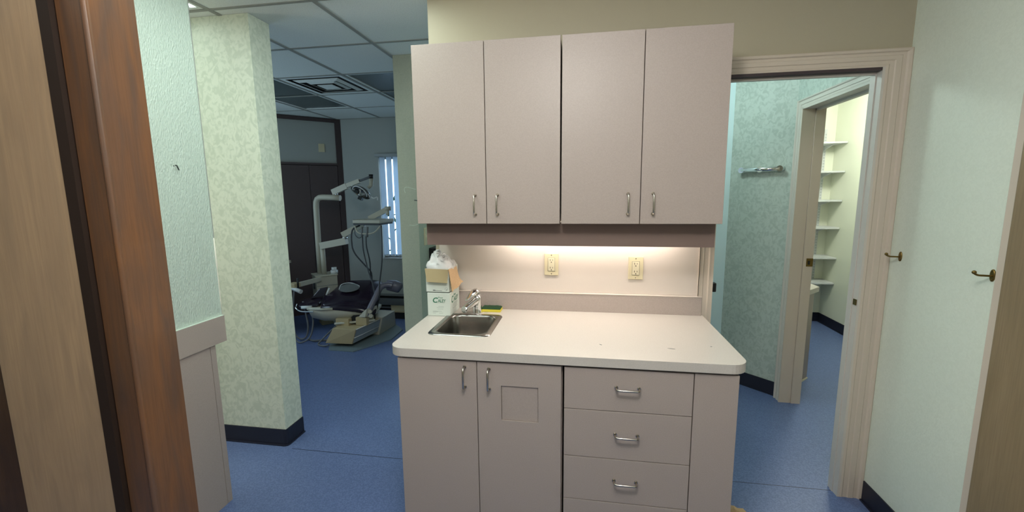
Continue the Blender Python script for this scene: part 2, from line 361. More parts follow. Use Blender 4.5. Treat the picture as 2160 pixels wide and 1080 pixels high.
B(1.396, 1.532, OY0, OY1, OZ - .012, OZ).build('head_jamb', 'trimhall', c2)
B(1.474, 1.500, OY0, OY1, OZ - .024, OZ - .012).build('door_stop', 'trimhall', c2)
B(1.396, 1.532, OY0 - .002, OY0 + .012, 0, OZ).build('jamb', 'trimhall', c2)
st = B(1.492, 1.532, OY1 - .0165, OY1 - .0135, .985, 1.04).build('strike_plate', 'brass', c2, label='dark brass strike plate')
B(1.500, 1.514, OY1 - .018, OY1 - .0160, .998, 1.024).build('strike_hole', 'black', st)

# ---- baseboards
def bb(name, pts, t=.006, h=.103):
    mb = MB(); P_ = [Vector((x, y)) for x, y in pts]
    # left side offset polygon
    L_ = []
    for i, p in enumerate(P_):
        d = (P_[min(i + 1, len(P_) - 1)] - P_[max(i - 1, 0)]).normalized(); n = Vector((d.y, -d.x)); L_.append(p + n * t)
    mb.prism([tuple(p) for p in P_] + [tuple(p) for p in L_[::-1]], 0, h)
    L2 = []
    for i, p in enumerate(P_):
        d = (P_[min(i + 1, len(P_) - 1)] - P_[max(i - 1, 0)]).normalized(); n = Vector((d.y, -d.x)); L2.append(p + n * (t + .008))
    mb.prism([tuple(p) for p in P_] + [tuple(p) for p in L2[::-1]], 0, .008)
    o = mb.build(name, 'bb'); o['kind'] = 'structure'; return o
cor = [(-1.742 - .014 + .014 * math.sin(math.radians(a)), 2.145 + .014 - .014 * math.cos(math.radians(a))) for a in range(0, 91, 15)]
bb('baseboard_pillar', [(-3.2, 2.145)] + cor + [(-1.742, 2.30)])
bb('baseboard_right', [(1.36, 2.136), (1.36, 1.624)][::-1] and [(1.36, 2.138), (1.36, 1.624)], t=.006) if False else None
mb = MB().box(1.354, 1.36, 1.624, 2.138, 0, .103).box(1.346, 1.36, 1.624, 2.138, 0, .008); struct(mb.build('baseboard_right', 'bb'))
bb('baseboard_angled', [(1.105, 3.555), (1.41, 3.25)])
mb = MB().box(1.403, 1.41, 3.224, 3.25, 0, .103); struct(mb.build('baseboard_hall', 'bb'))
mb = MB().box(2.693, 2.70, 2.28, 5.30, 0, .103).box(2.685, 2.70, 2.28, 5.30, 0, .008); struct(mb.build('baseboard_closet_right', 'bb'))
mb = MB().box(1.53, 2.693, 5.293, 5.30, 0, .103); struct(mb.build('baseboard_closet_back', 'bb'))
mb = MB().box(-1.159, -1.165, 2.94, 3.55, 0, .103).box(-1.304, -1.159, 2.934, 2.94, 0, .103); struct(mb.build('baseboard_stub', 'bb'))
mb = MB().box(-1.159, 1.105, 3.544, 3.55, 0, .103); struct(mb.build('baseboard_hall_back', 'bb'))

# ------------------------------------------------------------------ upper cabinets
UY = 1.815; UZ0, UZ1 = 1.363, 2.112
ub = 'wall cabinets'
def upper(x0, x1, seam, lab):
    t = thing('wall_cabinet', lab, 'cabinet', ((x0 + x1) / 2, 1.98, UZ0), 0)
    B(x0 + .001, x1 - .001, UY + .021, 2.155, UZ0 + .001, UZ1).build('body', 'laminate_box', t)
    for a, b_, hx in ((x0, seam - .0015, seam - .049), (seam + .0015, x1, seam + .049)):
        d = B(a, b_, UY, UY + .019, UZ0, UZ1, b=.0012).build('door', 'laminate', t)
        handle(d, hx, UY, 1.445, True)
    return t
upper(-.722, -.0950, -.409, 'left two-door wall cabinet above the sink, grey pink laminate')
upper(-.0885, .5485, .2305, 'right two-door wall cabinet next to the doorway, grey pink laminate')
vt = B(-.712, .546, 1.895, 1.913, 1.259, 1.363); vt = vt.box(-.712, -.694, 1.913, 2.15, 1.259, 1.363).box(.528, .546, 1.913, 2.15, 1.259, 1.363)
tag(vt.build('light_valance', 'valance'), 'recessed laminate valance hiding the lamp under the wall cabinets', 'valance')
fx = thing('under_cabinet_lamp', 'fluorescent lamp under the wall cabinets behind the valance', 'lamp', (-.02, 2.03, 1.36))
B(-.42, .46, 2.03, 2.11, 1.338, 1.362, b=.003).build('housing', 'white', fx)
M['tube'] = mat('lit_tube', (1, 1, 1), .5, emit=((1., .90, .80), 36.))
MB().cyl((-.40, 2.07, 1.326), .0125, .84, axis='x').build('tube', 'tube', fx)

# ------------------------------------------------------------------ base cabinets
BY = 1.530; BZ1 = .861
tb = thing('base_cabinet', 'base cabinet under the sink with two doors, one with a square cutout panel', 'cabinet', (-.39, 1.85, 0))
B(-.717, -.699, BY + .021, 2.155, .10, BZ1 - .001).box(-.0845, -.0665, BY + .021, 2.155, .10, BZ1 - .001).box(-.699, -.0845, BY + .021, 2.155, .10, .118).box(-.699, -.0845, 2.14, 2.155, .118, BZ1 - .001).box(-.699, -.0845, BY + .021, BY + .04, .80, BZ1 - .001).build('body', 'laminate_box', tb)
B(-.70, -.07, BY + .08, 2.15, 0, .10).build('toe_kick', 'bb', tb)
d1 = B(-.718, -.3965, BY, BY + .019, .105, .852, b=.0012).build('door', 'laminate', tb); handle(d1, -.4435, BY, .788)
dm = MB(); X0, X1, Z0, Z1 = -.3935, -.0710, .105, .852; h0, h1, k0, k1 = -.3005, -.1575, .619, .761
for q in ((X0, h0, Z0, Z1), (h1, X1, Z0, Z1), (h0, h1, Z0, k0), (h0, h1, k1, Z1)): dm.box(q[0], q[1], BY, BY + .019, q[2], q[3])
d2_ = dm.build('door', 'laminate', tb); handle(d2_, -.3475, BY, .785)
B(h0 + .0015, h1 - .0015, BY + .005, BY + .017, k0 + .0015, k1 - .0015).build('flap', 'laminate', d2_, label='square recessed flap')
td = thing('base_cabinet', 'base cabinet with a stack of drawers under the right of the worktop', 'cabinet', (.24, 1.85, 0))
B(-.0595, .5495, BY + .021, 2.155, .10, BZ1 - .001).build('body', 'laminate_box', td)
B(-.06, .54, BY + .08, 2.15, 0, .10).build('toe_kick', 'bb', td)
zs = [.852, .6875, .496, .316, .105]
for k in range(4):
    d = B(-.0595, .3985, BY, BY + .019, zs[k + 1] + (.0012 if k < 3 else 0), zs[k] - .0012, b=.0010).build('drawer', 'laminate', td)
    handle(d, .171, BY, [.782, .597, .409, .23][k], False)
B(.4015, .550, BY, BY + .022, .0, .852, b=.0012).build('filler_panel', 'laminate', td)

# ------------------------------------------------------------------ worktop
WZ = .895
def topoutline():
    x0, x1, y0, y1, r = -.755, .582, 1.520, 2.158, .062
    out = [(x1, y1), (x0, y1)]
    for k in range(9):
        a = math.radians(180 + 90 * k / 8); out.append((x0 + r + r * math.cos(a), y0 + r + r * math.sin(a)))
    for k in range(9):
        a = math.radians(270 + 90 * k / 8); out.append((x1 - r + r * math.cos(a), y0 + r + r * math.sin(a)))
    return out
def slab_with_hole(outer, hole, z0, z1):
    bm = bmesh.new()
    def loop(pts, z):
        vs = [bm.verts.new((p[0], p[1], z)) for p in pts]; return vs, [bm.edges.new((vs[i], vs[(i + 1) % len(vs)])) for i in range(len(vs))]
    A = {}
    for z in (z0, z1):
        vo, eo = loop(outer, z); vh, eh = loop(hole, z); bmesh.ops.triangle_fill(bm, edges=eo + eh, use_beauty=True); A[z] = (vo, vh)
    for q in (0, 1):
        lo, hi = A[z0][q], A[z1][q]
        for i in range(len(lo)): bm.faces.new((lo[i], lo[(i + 1) % len(lo)], hi[(i + 1) % len(lo)], hi[i]))
    bmesh.ops.recalc_face_normals(bm, faces=bm.faces); bm.verts.index_update()
    mb = MB().add([v.co.copy() for v in bm.verts], [[v.index for v in f.verts] for f in bm.faces]); bm.free(); return mb
scx, scy, sw, sd = -.519, 1.856, .279, .334
wt = thing('worktop', 'off-white laminate worktop with rounded front corners on the base cabinets', 'countertop', (-.08, 1.84, BZ1))
slab_with_hole(topoutline(), rrect(scx, scy, sw - .03, sd - .03, .05, 0), BZ1, WZ).build('top', 'counter', wt)
B(-.755, .574, 2.138, 2.157, WZ, .986, b=.001).build('backsplash', 'splash', wt)
B(-.755, .574, 2.1365, 2.157, .986, .989).build('splash_cap', 'splash_cap', wt, label='pale top strip of the backsplash')
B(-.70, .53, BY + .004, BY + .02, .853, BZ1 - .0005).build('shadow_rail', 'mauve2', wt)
for cx_, cy_, a_, ln in ((.078, 1.665, -.8, .009), (.345, 1.655, -.2, .018), (.500, 1.70, .1, .005)):
    m_ = MB(); n_ = 7; P_ = []
    for k in range(n_):
        t_ = 2 * math.pi * k / n_; rr = (ln if k % 3 else ln * .7)
        P_.append((cx_ + rr * math.cos(t_) * math.cos(a_) - .0016 * math.sin(t_) * math.sin(a_), cy_ + rr * math.cos(t_) * math.sin(a_) + .0022 * math.sin(t_)))
    m_.prism(P_, WZ, WZ + .0006).build('chip_mark', 'grey', wt)
# sink
sk = thing('sink', 'small square stainless steel sink set into the worktop', 'sink', (scx, scy, WZ))
rg = [rrect(scx, scy, sw, sd, .035, WZ + .0003), rrect(scx, scy, sw - .004, sd - .004, .034, WZ + .0035), rrect(scx, scy, sw - .034, sd - .034, .03, WZ + .0042),
      rrect(scx, scy - .0, sw - .050, sd - .050, .05, WZ + .003), rrect(scx, scy, sw - .056, sd - .056, .05, WZ - .006), rrect(scx, scy, sw - .064, sd - .064, .05, WZ - .09), rrect(scx, scy, sw - .078, sd - .078, .048, WZ - .140), rrect(scx, scy, sw - .12, sd - .12, .04, WZ - .150)]
sb_ = MB().rings(rg, cap0=False, cap1=True); sb_.build('basin', 'steel', sk)
MB().cyl((scx, scy, WZ - .1498), .024, .002, n=24).cyl((scx, scy, WZ - .148), .012, .001, n=16).build('drain', 'chrome', sk)
# faucet
fc = thing('faucet', 'chrome single-lever faucet behind the sink', 'faucet', (-.522, 2.06, WZ))
fx_, fy_ = -.520, 2.058
MB().tube([(fx_, fy_, WZ), (fx_, fy_, WZ + .004), (fx_, fy_, WZ + .03), (fx_ + .001, fy_, WZ + .075), (fx_, fy_, WZ + .092)], [.027, .026, .0225, .0205, .018], 24).build('body', 'chrome', fc)
sp_d = Vector((-.62, -.70, 0)).normalized()
sp = []
for k in range(10):
    t_ = k / 9; c_ = Vector((fx_, fy_, WZ + .068)) + sp_d * (.085 * t_) + Vector((0, 0, -.040 * t_ ** 1.1))
    w_ = .0215 - .001 * t_; hh = .025 - .010 * t_; sd_ = sp_d.cross(Vector((0, 0, 1)))
    sp.append([c_ + sd_ * (w_ * math.cos(2 * math.pi * q / 16)) + Vector((0, 0, hh * math.sin(2 * math.pi * q / 16))) for q in range(16)])
MB().rings(sp).build('spout', 'chrome', fc)
e_ = Vector((fx_, fy_, WZ + .034)) + sp_d * .074; MB().cyl(e_ + Vector((0, 0, -.018)), .011, .014, n=16).build('aerator', 'chrome', fc)
lv = []
for k in range(12):
    t_ = k / 11; c_ = Vector((fx_, fy_, WZ + .104)) - sp_d * .016 + sp_d * (.086 * t_) + Vector((0, 0, .012 * math.sin(math.pi * min(1, t_ * 1.2)) - .030 * t_ ** 1.6))
    pr = math.sin(math.pi * (t_ * .93 + .035)) ** .45; w_ = .028 * pr * (1 - .45 * t_); hh = .022 * pr * (1 - .72 * t_)
    lv.append([c_ + sd_ * (w_ * math.cos(2 * math.pi * q / 16)) + Vector((0, 0, hh * math.sin(2 * math.pi * q / 16))) for q in range(16)])
MB().rings(lv).build('lever', 'chrome', fc)
# sponge
sg = thing('sponge', 'green and yellow scouring sponge lying against the backsplash', 'sponge', (-.452, 2.1, WZ))
B(-.507, -.405, 2.072, 2.134, WZ, WZ + .014, b=.003).build('foam', 'spyel', sg)
gm = MB(); nx, ny = 14, 9
for L_ in (0, 1):
    pass
vs = []; fs = []
for j in range(ny + 1):
    for i in range(nx + 1):
        x = -.506 + .100 * i / nx; y = 2.073 + .060 * j / ny; ed = min(i, nx - i, j, ny - j)
        z = WZ + .0145 + (.0075 if ed > 0 else .001) + noise.noise(Vector((x * 90, y * 90, 0))) * .0015; vs.append((x, y, z))
for j in range(ny):
    for i in range(nx): a = j * (nx + 1) + i; fs.append((a, a + 1, a + nx + 2, a + nx + 1))
gm.add(vs, fs, True); gm.box(-.5055, -.4065, 2.0735, 2.1325, WZ + .0135, WZ + .0165); gm.build('scourer', 'spgrn', sg)

# ------------------------------------------------------------------ outlets
def outlet(x, z, lab):
    t = thing('wall_outlet', lab, 'outlet', (x, 2.157, z))
    w, h = .0355, .056
    B(x - w, x + w, 2.151, 2.157, z - h, z + h, b=.002).build('cover_plate', 'ivory', t)
    rc = B(x - .0165, x + .0165, 2.1488, 2.152, z - .033, z + .033, b=.001).build('socket_face', 'ivory2', t)
    fr = MB()
    for q in ((x - .0182, x - .017, z - .0345, z + .0345), (x + .017, x + .0182, z - .0345, z + .0345), (x - .0182, x + .0182, z - .0345, z - .0335), (x - .0182, x + .0182, z + .0335, z + .0345)):
        fr.box(q[0], q[1], 2.1505, 2.1515, q[2], q[3])
    fr.build('seam', 'grey', t)
    for s_ in (-1, 1):
        cz = z + s_ * .0195
        MB().box(x - .0072, x - .0052, 2.1482, 2.1492, cz - .001, cz + .008).box(x + .0052, x + .0072, 2.1482, 2.1492, cz - .0, cz + .007).cyl((x, 2.1492, cz - .0075), .0026, .001, axis=(0, -1, 0), n=10).build('slots', 'black', rc)
        MB().cyl((x, 2.1513, z + s_ * .0475), .0028, .0008, axis=(0, -1, 0), n=10).build('screw', 'nickel', t)
outlet(-.1530, 1.133, 'left ivory outlet on the wall above the backsplash')
outlet(.2620, 1.121, 'right ivory outlet on the wall, nearer the doorway')

# ------------------------------------------------------------------ text helper
def text(body, loc, size, m, parent, rot=(math.pi / 2, 0, 0), shear=0., xs=1., bold=0.):
    cu = bpy.data.curves.new('lettering', 'FONT'); cu.body = body; cu.size = size; cu.align_x = 'CENTER'; cu.shear = shear; cu.extrude = .00015; cu.offset = bold
    to = bpy.data.objects.new('tmp', cu); me = bpy.data.meshes.new_from_object(to); bpy.data.objects.remove(to)
    Mt = Matrix.Translation(Vector(loc)) @ Matrix.LocRotScale(None, __import__('mathutils').Euler(rot), Vector((xs, 1, 1)))
    mb = MB().add([Mt @ v.co for v in me.vertices], [tuple(p.vertices) for p in me.polygons]); bpy.data.meshes.remove(me)
    return mb.build('lettering', m, parent)
# ------------------------------------------------------------------ boxes by the sink
bx = thing('cardboard_box', 'lower white cardboard box with green lettering beside the sink', 'box', (-.69, 2.05, WZ))
x0, x1, y0, y1, z1 = -.752, -.636, 1.972, 2.132, 1.012
B(x0, x1, y0, y1, WZ + .0005, z1, b=.0015).build('carton', 'carton', bx)
text('C', (x0 + .038, y0 - .0006, .963), .036, 'green', bx, shear=.2, bold=.0008); text('ALEY', (x0 + .074, y0 - .0006, .965), .022, 'green', bx, xs=.78, bold=.0004)
text('Press', (x0 + .066, y0 - .0006, .9845), .012, 'green', bx, shear=.4)
for q in ((x0 + .047, x0 + .088, .9615), (x0 + .055, x0 + .083, .944), (x0 + .047, x0 + .083, .938), (x0 + .050, x0 + .080, .930), (x0 + .026, x0 + .072, .919), (x0 + .026, x0 + .052, .9155), (x0 + .026, x0 + .042, .909), (x0 + .058, x0 + .078, .909)):
    B(q[0], q[1], y0 - .0005, y0 + .0005, q[2], q[2] + .0012).build('print_line', 'palegrey', bx)
rr_ = (math.pi / 2, 0, math.pi / 2)
text('C', (x1 + .0006, y0 + .034, .957), .046, 'green', bx, rot=rr_, shear=.2, bold=.0006); text('ALEY', (x1 + .0006, y0 + .096, .958), .031, 'green', bx, rot=rr_, xs=.98, bold=.0004)
text('Press', (x1 + .0006, y0 + .075, .985), .017, 'green', bx, rot=rr_, shear=.4)
for q in ((.06, .12, .948), (.05, .125, .942), (.055, .115, .934), (.045, .12, .925)):
    B(x1 - .0005, x1 + .0005, y0 + q[0], y0 + q[1], q[2], q[2] + .0015).build('print_line', 'palegrey', bx)
ob = thing('cardboard_box', 'upper open cardboard box with brown flaps and a plastic bag, on the white box', 'box', (-.69, 2.05, z1))
a0, a1, b0, b1, c0, c1_ = -.757, -.640, 1.976, 2.128, z1 + .001, 1.132
sh = MB().box(a0, a1, b0, b0 + .003, c0, c1_).box(a0 + .0015, a1, b1 - .003, b1, c0, c1_).box(a1 - .003, a1, b0 + .003, b1 - .003, c0, c1_).box(a0, a1, b0, b1, c0, c0 + .003)
sh.build('carton', 'carton', ob)
B(a0 - .001, a0 + .002, b0 + .001, b1 - .001, c0, c1_).build('blue_side', 'cartonblue', ob, label='blue printed side')
# front flap: folded over and hanging, tapered
def flap(p, mname, thick=.0025):
    P_ = [Vector(q) for q in p]; n = (P_[1] - P_[0]).cross(P_[3] - P_[0]).normalized() * thick
    return MB().add(P_ + [q + n for q in P_], [(0, 1, 2, 3), (7, 6, 5, 4), (0, 4, 5, 1), (1, 5, 6, 2), (2, 6, 7, 3), (3, 7, 4, 0)]).build('flap', mname, ob)
flap([(a0 - .003, b0 - .004, c1_ + .001), (a1, b0 - .004, c1_ - .003), (a1 - .002, b0 - .024, 1.066), (a0 + .012, b0 - .024, 1.070)], 'kraft2')
rf = []
nu, nv = 7, 8
for j in range(nv + 1):
    for i in range(nu + 1):
        u_ = i / nu; v_ = j / nv
        y = b0 - .004 + (b1 - b0 - .020) * u_ * (1 - .12 * v_); x = a1 + .001 + .016 * v_ ** .8 + .006 * u_ * v_ + (.018 * v_ ** 5 * u_)
        z = c1_ - .002 - .112 * v_ + .030 * u_ * v_ ** 2 + .004 * math.sin(3 * u_ * math.pi) * v_
        rf.append((x, y, z))
fm = MB().add(rf, [(j * (nu + 1) + i, j * (nu + 1) + i + 1, (j + 1) * (nu + 1) + i + 1, (j + 1) * (nu + 1) + i) for j in range(nv) for i in range(nu)])
fo = fm.build('flap', 'kraft', ob); sol = fo.modifiers.new('s', 'SOLIDIFY'); sol.thickness = .0025
text('Nitrile Gloves', (a0 + .052, b0 - .0006, 1.0215), .0075, 'grey', ob, bold=.0002) if False else None
B(a0 + .034, a0 + .080, b0 - .0005, b0 + .001, 1.0215, 1.0235).build('print_line', 'grey', ob); B(a0 + .034, a0 + .046, b0 - .0005, b0 + .001, 1.0235, 1.026).build('print_line', 'grey', ob)
cr = MB()
for k in range(14):
    t0, t1 = 2 * math.pi * k / 14, 2 * math.pi * (k + 1) / 14
    if k in (11, 12): continue
    cr.add([(a0 + .103 + r_ * math.cos(t), b0 - .0006, 1.031 + r_ * math.sin(t)) for t, r_ in ((t0, .0075), (t1, .0075), (t1, .0068), (t0, .0068))], [(0, 1, 2, 3)])
cr.box(a0 + .103, a0 + .107, b0 - .0008, b0, 1.025, 1.029); cr.build('emblem', 'grey', ob)
# plastic bag
def bag():
    vs = []; nu_, nv_ = 44, 16
    cx_, cy_ = (a0 + a1) / 2, (b0 + b1) / 2
    for j in range(nv_ + 1):
        v_ = j / nv_
        for i in range(nu_):
            t_ = 2 * math.pi * i / nu_; ct, st_ = math.cos(t_), math.sin(t_)
            p_ = 6.; k_ = (abs(ct) ** p_ + abs(st_) ** p_) ** (-1 / p_)
            if v_ < .28:      # cuff outside the rim
                w_ = v_ / .28; sc = 1.04 - .0 * w_; z = c1_ - .016 + .022 * w_
                x = cx_ + k_ * ct * (a1 - a0) / 2 * sc; y = cy_ + k_ * st_ * (b1 - b0) / 2 * sc
                x += noise.noise(Vector((t_ * 5, v_ * 9, 3))) * .003
            else:
                w_ = (v_ - .28) / .72
                top = Vector((cx_ - .012, cy_ - .010, c1_ + .060)); shrink = 1 - w_
                sc = .94 * (shrink ** .55) + .10
                tx = w_ * -.010; x = cx_ + tx + k_ ** shrink * ct * (a1 - a0) / 2 * sc; y = cy_ + k_ ** shrink * st_ * (b1 - b0) / 2 * sc
                z = c1_ + .006 + .050 * math.sin(w_ * math.pi / 2) + .026 * w_ * (-ct * .9 + .3) * (1 - w_ * .3)
                q = Vector((ct * 1.6, st_ * 1.6, w_ * 2.4)); x += noise.noise(q * 1.7) * .017 * w_ ** .5; y += noise.noise(q * 1.7 + Vector((9, 0, 0))) * .017; z += noise.noise(q * 2.6 + Vector((0, 7, 0))) * .016
            vs.append((x, y, z))
    fs = [(j * nu_ + i, j * nu_ + (i + 1) % nu_, (j + 1) * nu_ + (i + 1) % nu_, (j + 1) * nu_ + i) for j in range(nv_) for i in range(nu_)]
    fs.append(tuple(nv_ * nu_ + i for i in range(nu_)))
    return MB().add(vs, fs, True)
pb = bag().build('plastic_bag', 'bag'); tag(pb, 'crumpled clear plastic bag rising out of the open box', 'bag')

# ------------------------------------------------------------------ small wall objects
def hook(y, z, lab):
    t = thing('coat_hook', lab, 'hook', (1.36, y, z), 0)
    pl = MB(); pts = []
    for k in range(20):
        a = 2 * math.pi * k / 20; pts.append((y + .0095 * math.cos(a), z + .021 * math.sin(a)))
    pl.rings([[(1.36, p[0], p[1]) for p in pts], [(1.357, p[0], p[1]) for p in pts], [(1.3555, y + (p[0] - y) * .8, z + (p[1] - z) * .85) for p in pts]], cap0=False)
    pl.build('back_plate', 'brass', t)
    MB().tube(smooth_path([(1.357, y, z - .002), (1.335, y, z - .001), (1.318, y, z + .000), (1.308, y, z + .004), (1.304, y, z + .009)]), .0036, 10).build('arm', 'brass', t)
    bs = bmesh.new(); bmesh.ops.create_uvsphere(bs, u_segments=12, v_segments=8, radius=.0066)
    MB().add([v.co + Vector((1.304, y, z + .010)) for v in bs.verts], [[v.index for v in f.verts] for f in bs.faces], True).build('knob', 'brass', t); bs.free()
    for s_ in (-1, 1): MB().cyl((1.3556, y, z + s_ * .015), .003, .0015, axis=(-1, 0, 0), n=8).build('screw', 'brass', t)
hook(2.081, 1.205, 'brass coat hook on the right wall close to the doorway casing')
hook(1.653, 1.203, 'brass coat hook on the right wall nearer the right edge')
# chrome bar on the angled wall
A45 = Vector((1.105, 3.555, 0)); D45 = Vector((1, -1, 0)).normalized(); N45 = Vector((-1, -1, 0)).normalized()
tw = thing('towel_rail', 'short chrome rail on the green angled passage wall', 'rail', A45 + D45 * .22 + Vector((0, 0, 1.645)))
s0, s1 = .105, .368
P0 = A45 + D45 * s0 + N45 * .030 + Vector((0, 0, 1.645)); P1 = A45 + D45 * s1 + N45 * .030 + Vector((0, 0, 1.645))
MB().tube([P0, P1], .018, 14).build('bar', 'chrome', tw)
for s_ in (s0, (s0 + s1) / 2, s1):
    p = A45 + D45 * s_ + Vector((0, 0, 1.645))
    MB().tube([p, p + N45 * .004, p + N45 * .006, p + N45 * .045], [.020, .019, .012, .021], 14).build('bracket', 'chrome', tw)
# things on the stub wall side
tg = thing('switch_plate', 'beige switch plate on the side of the narrow wall end', 'switch', (-1.165, 3.07, 1.18))
B(-1.165, -1.158, 3.035, 3.10, 1.115, 1.245, b=.002).build('cover_plate', 'ivory', tg); B(-1.158, -1.153, 3.06, 3.075, 1.17, 1.19, b=.001).build('toggle', 'ivory2', tg)
ph = thing('wall_speaker', 'black box on the side of the narrow wall behind the plastic bag', 'box', (-1.165, 3.22, .9))
B(-1.165, -1.11, 3.125, 3.38, .90, 1.085, b=.006).build('case', 'black', ph); B(-1.135, -1.13, 3.118, 3.126, .92, 1.07).build('side_panel', 'dark', ph)
# marks on the stub front
for k, pts in enumerate(([(-1.255, 2.9395, 1.505), (-1.262, 2.9395, 1.53), (-1.245, 2.9395, 1.545), (-1.175, 2.9395, 1.528)], [(-1.235, 2.9395, 1.275), (-1.20, 2.9395, 1.272), (-1.17, 2.9395, 1.280)], [(-1.19, 2.9395, 1.452), (-1.166, 2.9395, 1.450)])):
    MB().tube(smooth_path(pts), .0016 if k != 2 else .004, 5).build('scratch', ['ledge', 'ledge', 'grey'][k], bpy.data.objects['wall_stub'])

# ------------------------------------------------------------------ reception cabinet at left
rc_ = thing('reception_cabinet', 'grey laminate cabinet with a thick ledge under the mint wall at left', 'cabinet', (-1.85, 1.4, 0))
B(-1.82, -1.703, 1.03, 1.655, .0, .799).build('body', 'laminate_box', rc_)
B(-1.7025, -1.6985, 1.03, 1.654, .0, .800).build('side_panel', 'laminate', rc_)
B(-1.82, -1.6985, 1.657, 1.685, .0, .800, b=.001).build('end_panel', 'laminate', rc_)
B(-2.16, -1.690, 1.03, 1.742, .804, .930, b=.001).build('ledge_front', 'laminate', rc_) if False else None
lg = MB().box(-1.7015, -1.690, 1.03, 1.7435, .803, .9285); lg.box(-1.82, -1.7015, 1.7455, 1.755, .803, .9285)
lg.build('ledge_band', 'laminate', rc_)
B(-1.7015, -1.6905, 1.03, 1.743, .9285, .9305).build('ledge_cap', 'ledge', rc_, label='thin pale green cap strip')

# ------------------------------------------------------------------ ceiling fixtures
def troffer(i0, j0, j1, lens, lab, lit):
    x0_, x1_, y0_, y1_ = gx(i0) + .014, gx(i0 + 1) - .014, gy(j0) + .012, gy(j1) - .012
    t = thing('ceiling_light', lab, 'ceiling light', ((x0_ + x1_) / 2, (y0_ + y1_) / 2, CZ))
    fr = MB()
    for q in ((x0_, x0_ + .022, y0_, y1_), (x1_ - .022, x1_, y0_, y1_), (x0_ + .022, x1_ - .022, y0_, y0_ + .022), (x0_ + .022, x1_ - .022, y1_ - .022, y1_)): fr.box(q[0], q[1], q[2], q[3], CZ + .001, CZ + .012)
    fr.build('frame', 'tile', t)
    B(x0_ + .02, x1_ - .02, y0_ + .02, y1_ - .02, CZ + .008, CZ + .014).build('lens', lens, t)
    B(x0_, x1_, y0_, y1_, CZ + .016, CZ + .058).build('housing', 'slab', t)
    if lit:
        g_ = MB(); n_ = 12
        for k in range(1, n_): g_.box(x0_ + .02 + (x1_ - x0_ - .04) * k / n_ - .0015, x0_ + .02 + (x1_ - x0_ - .04) * k / n_ + .0015, y0_ + .02, y1_ - .02, CZ + .001, CZ + .008)
        for k in range(1, 24): g_.box(x0_ + .02, x1_ - .02, y0_ + .02 + (y1_ - y0_ - .04) * k / 24 - .0015, y0_ + .02 + (y1_ - y0_ - .04) * k / 24 + .0015, CZ + .001, CZ + .008)
        g_.build('louver', 'white', t)
    return t
troffer(-2, -2, 0, 'litlens', 'lit ceiling light at the upper left above the wallpapered wall', True)
troffer(0, -2, 0, 'litlens', 'lit ceiling light over the passage just above the frame', True)
troffer(-1, 2, 4, 'oplens', 'unlit dark ceiling light right of the air vent', False)
troffer(-3, 2, 4, 'oplens', 'unlit dark ceiling light left of the air vent', False)
# air diffuser in cell (-2, 2)
dcx, dcy = gx(-2) + PX / 2, gy(2) + PY / 2
av = thing('air_vent', 'square stepped air vent in the treatment room ceiling', 'vent', (dcx, dcy, CZ))
def ringframe(h0_, h1_, z0_, z1_, mb):
    o_ = [(dcx + sx * h0_ * .95, dcy + sy * h0_, z0_) for sx, sy in ((-1, -1), (1, -1), (1, 1), (-1, 1))]
    i_ = [(dcx + sx * h1_ * .95, dcy + sy * h1_, z1_) for sx, sy in ((-1, -1), (1, -1), (1, 1), (-1, 1))]
    up = [(p[0], p[1], p[2] + .003) for p in i_]; uo = [(p[0], p[1], p[2] + .003) for p in o_]
    mb.rings([o_, i_, up, uo], smooth=False, closed=True)
mb = MB(); ringframe(.298, .255, CZ + .001, CZ + .001, mb); mb.build('frame', 'tile', av)
for h0_, h1_ in ((.212, .178), (.136, .112)):
    mb = MB(); ringframe(h0_, h1_, CZ + .002, CZ - .010, mb); mb.build('louver_ring', 'tile', av)
B(dcx - .070, dcx + .070, dcy - .074, dcy + .074, CZ - .012, CZ - .008).build('center_plate', 'tile', av)
B(dcx - .286, dcx + .286, dcy - .30, dcy + .30, CZ + .010, CZ + .02).build('duct', 'dark', av)
spk = MB().cyl((-3.25, 4.18, CZ - .004), .045, .006, n=20).cyl((-3.25, 4.18, CZ - .03), .012, .03, n=10); tag(spk.build('sprinkler_head', 'creamd'), 'small round tan sprinkler plate on the treatment room ceiling', 'sprinkler')

# ------------------------------------------------------------------ window with blinds
wn = bpy.data.objects.new('window_1', None); COL.objects.link(wn); wn.location = (-2.05, 5.2, wz0); wn['kind'] = 'structure'; wn['label'] = 'treatment room window with vertical blinds'
fr = MB()
for q in ((wx0, wx0 + .035, wz0, wz1), (wx1 - .035, wx1, wz0, wz1), (wx0, wx1, wz0, wz0 + .03), (wx0, wx1, wz1 - .03, wz1)): fr.box(q[0], q[1], 5.235, 5.275, q[2], q[3])
fr.box(-2.07, -2.03, 5.24, 5.27, wz0, wz1); fr.build('window_frame', 'sash', wn)
B(wx0 + .03, wx1 - .03, 5.252, 5.256, wz0 + .03, wz1 - .03).build('window_pane', 'pane', wn)
B(wx0 - .01, wx1 + .01, 5.150, 5.235, wz0 - .012, wz0, b=.002).build('window_sill', 'white', wn)
for x_ in (wx0 - .022,): B(x_, wx0, 5.160, 5.17, wz0 - .012, wz1 + .03).build('casing_leg', 'op_wall', wn)
bl = thing('vertical_blind', 'white vertical blinds hanging in the treatment room window', 'blinds', (-2.05, 5.15, wz0))
B(wx0 - .03, wx1, 5.115, 5.16, wz1 - .005, wz1 + .03, b=.003).build('head_rail', 'sash', bl)
MBv = None; xs_ = wx0 + .060; k = 0
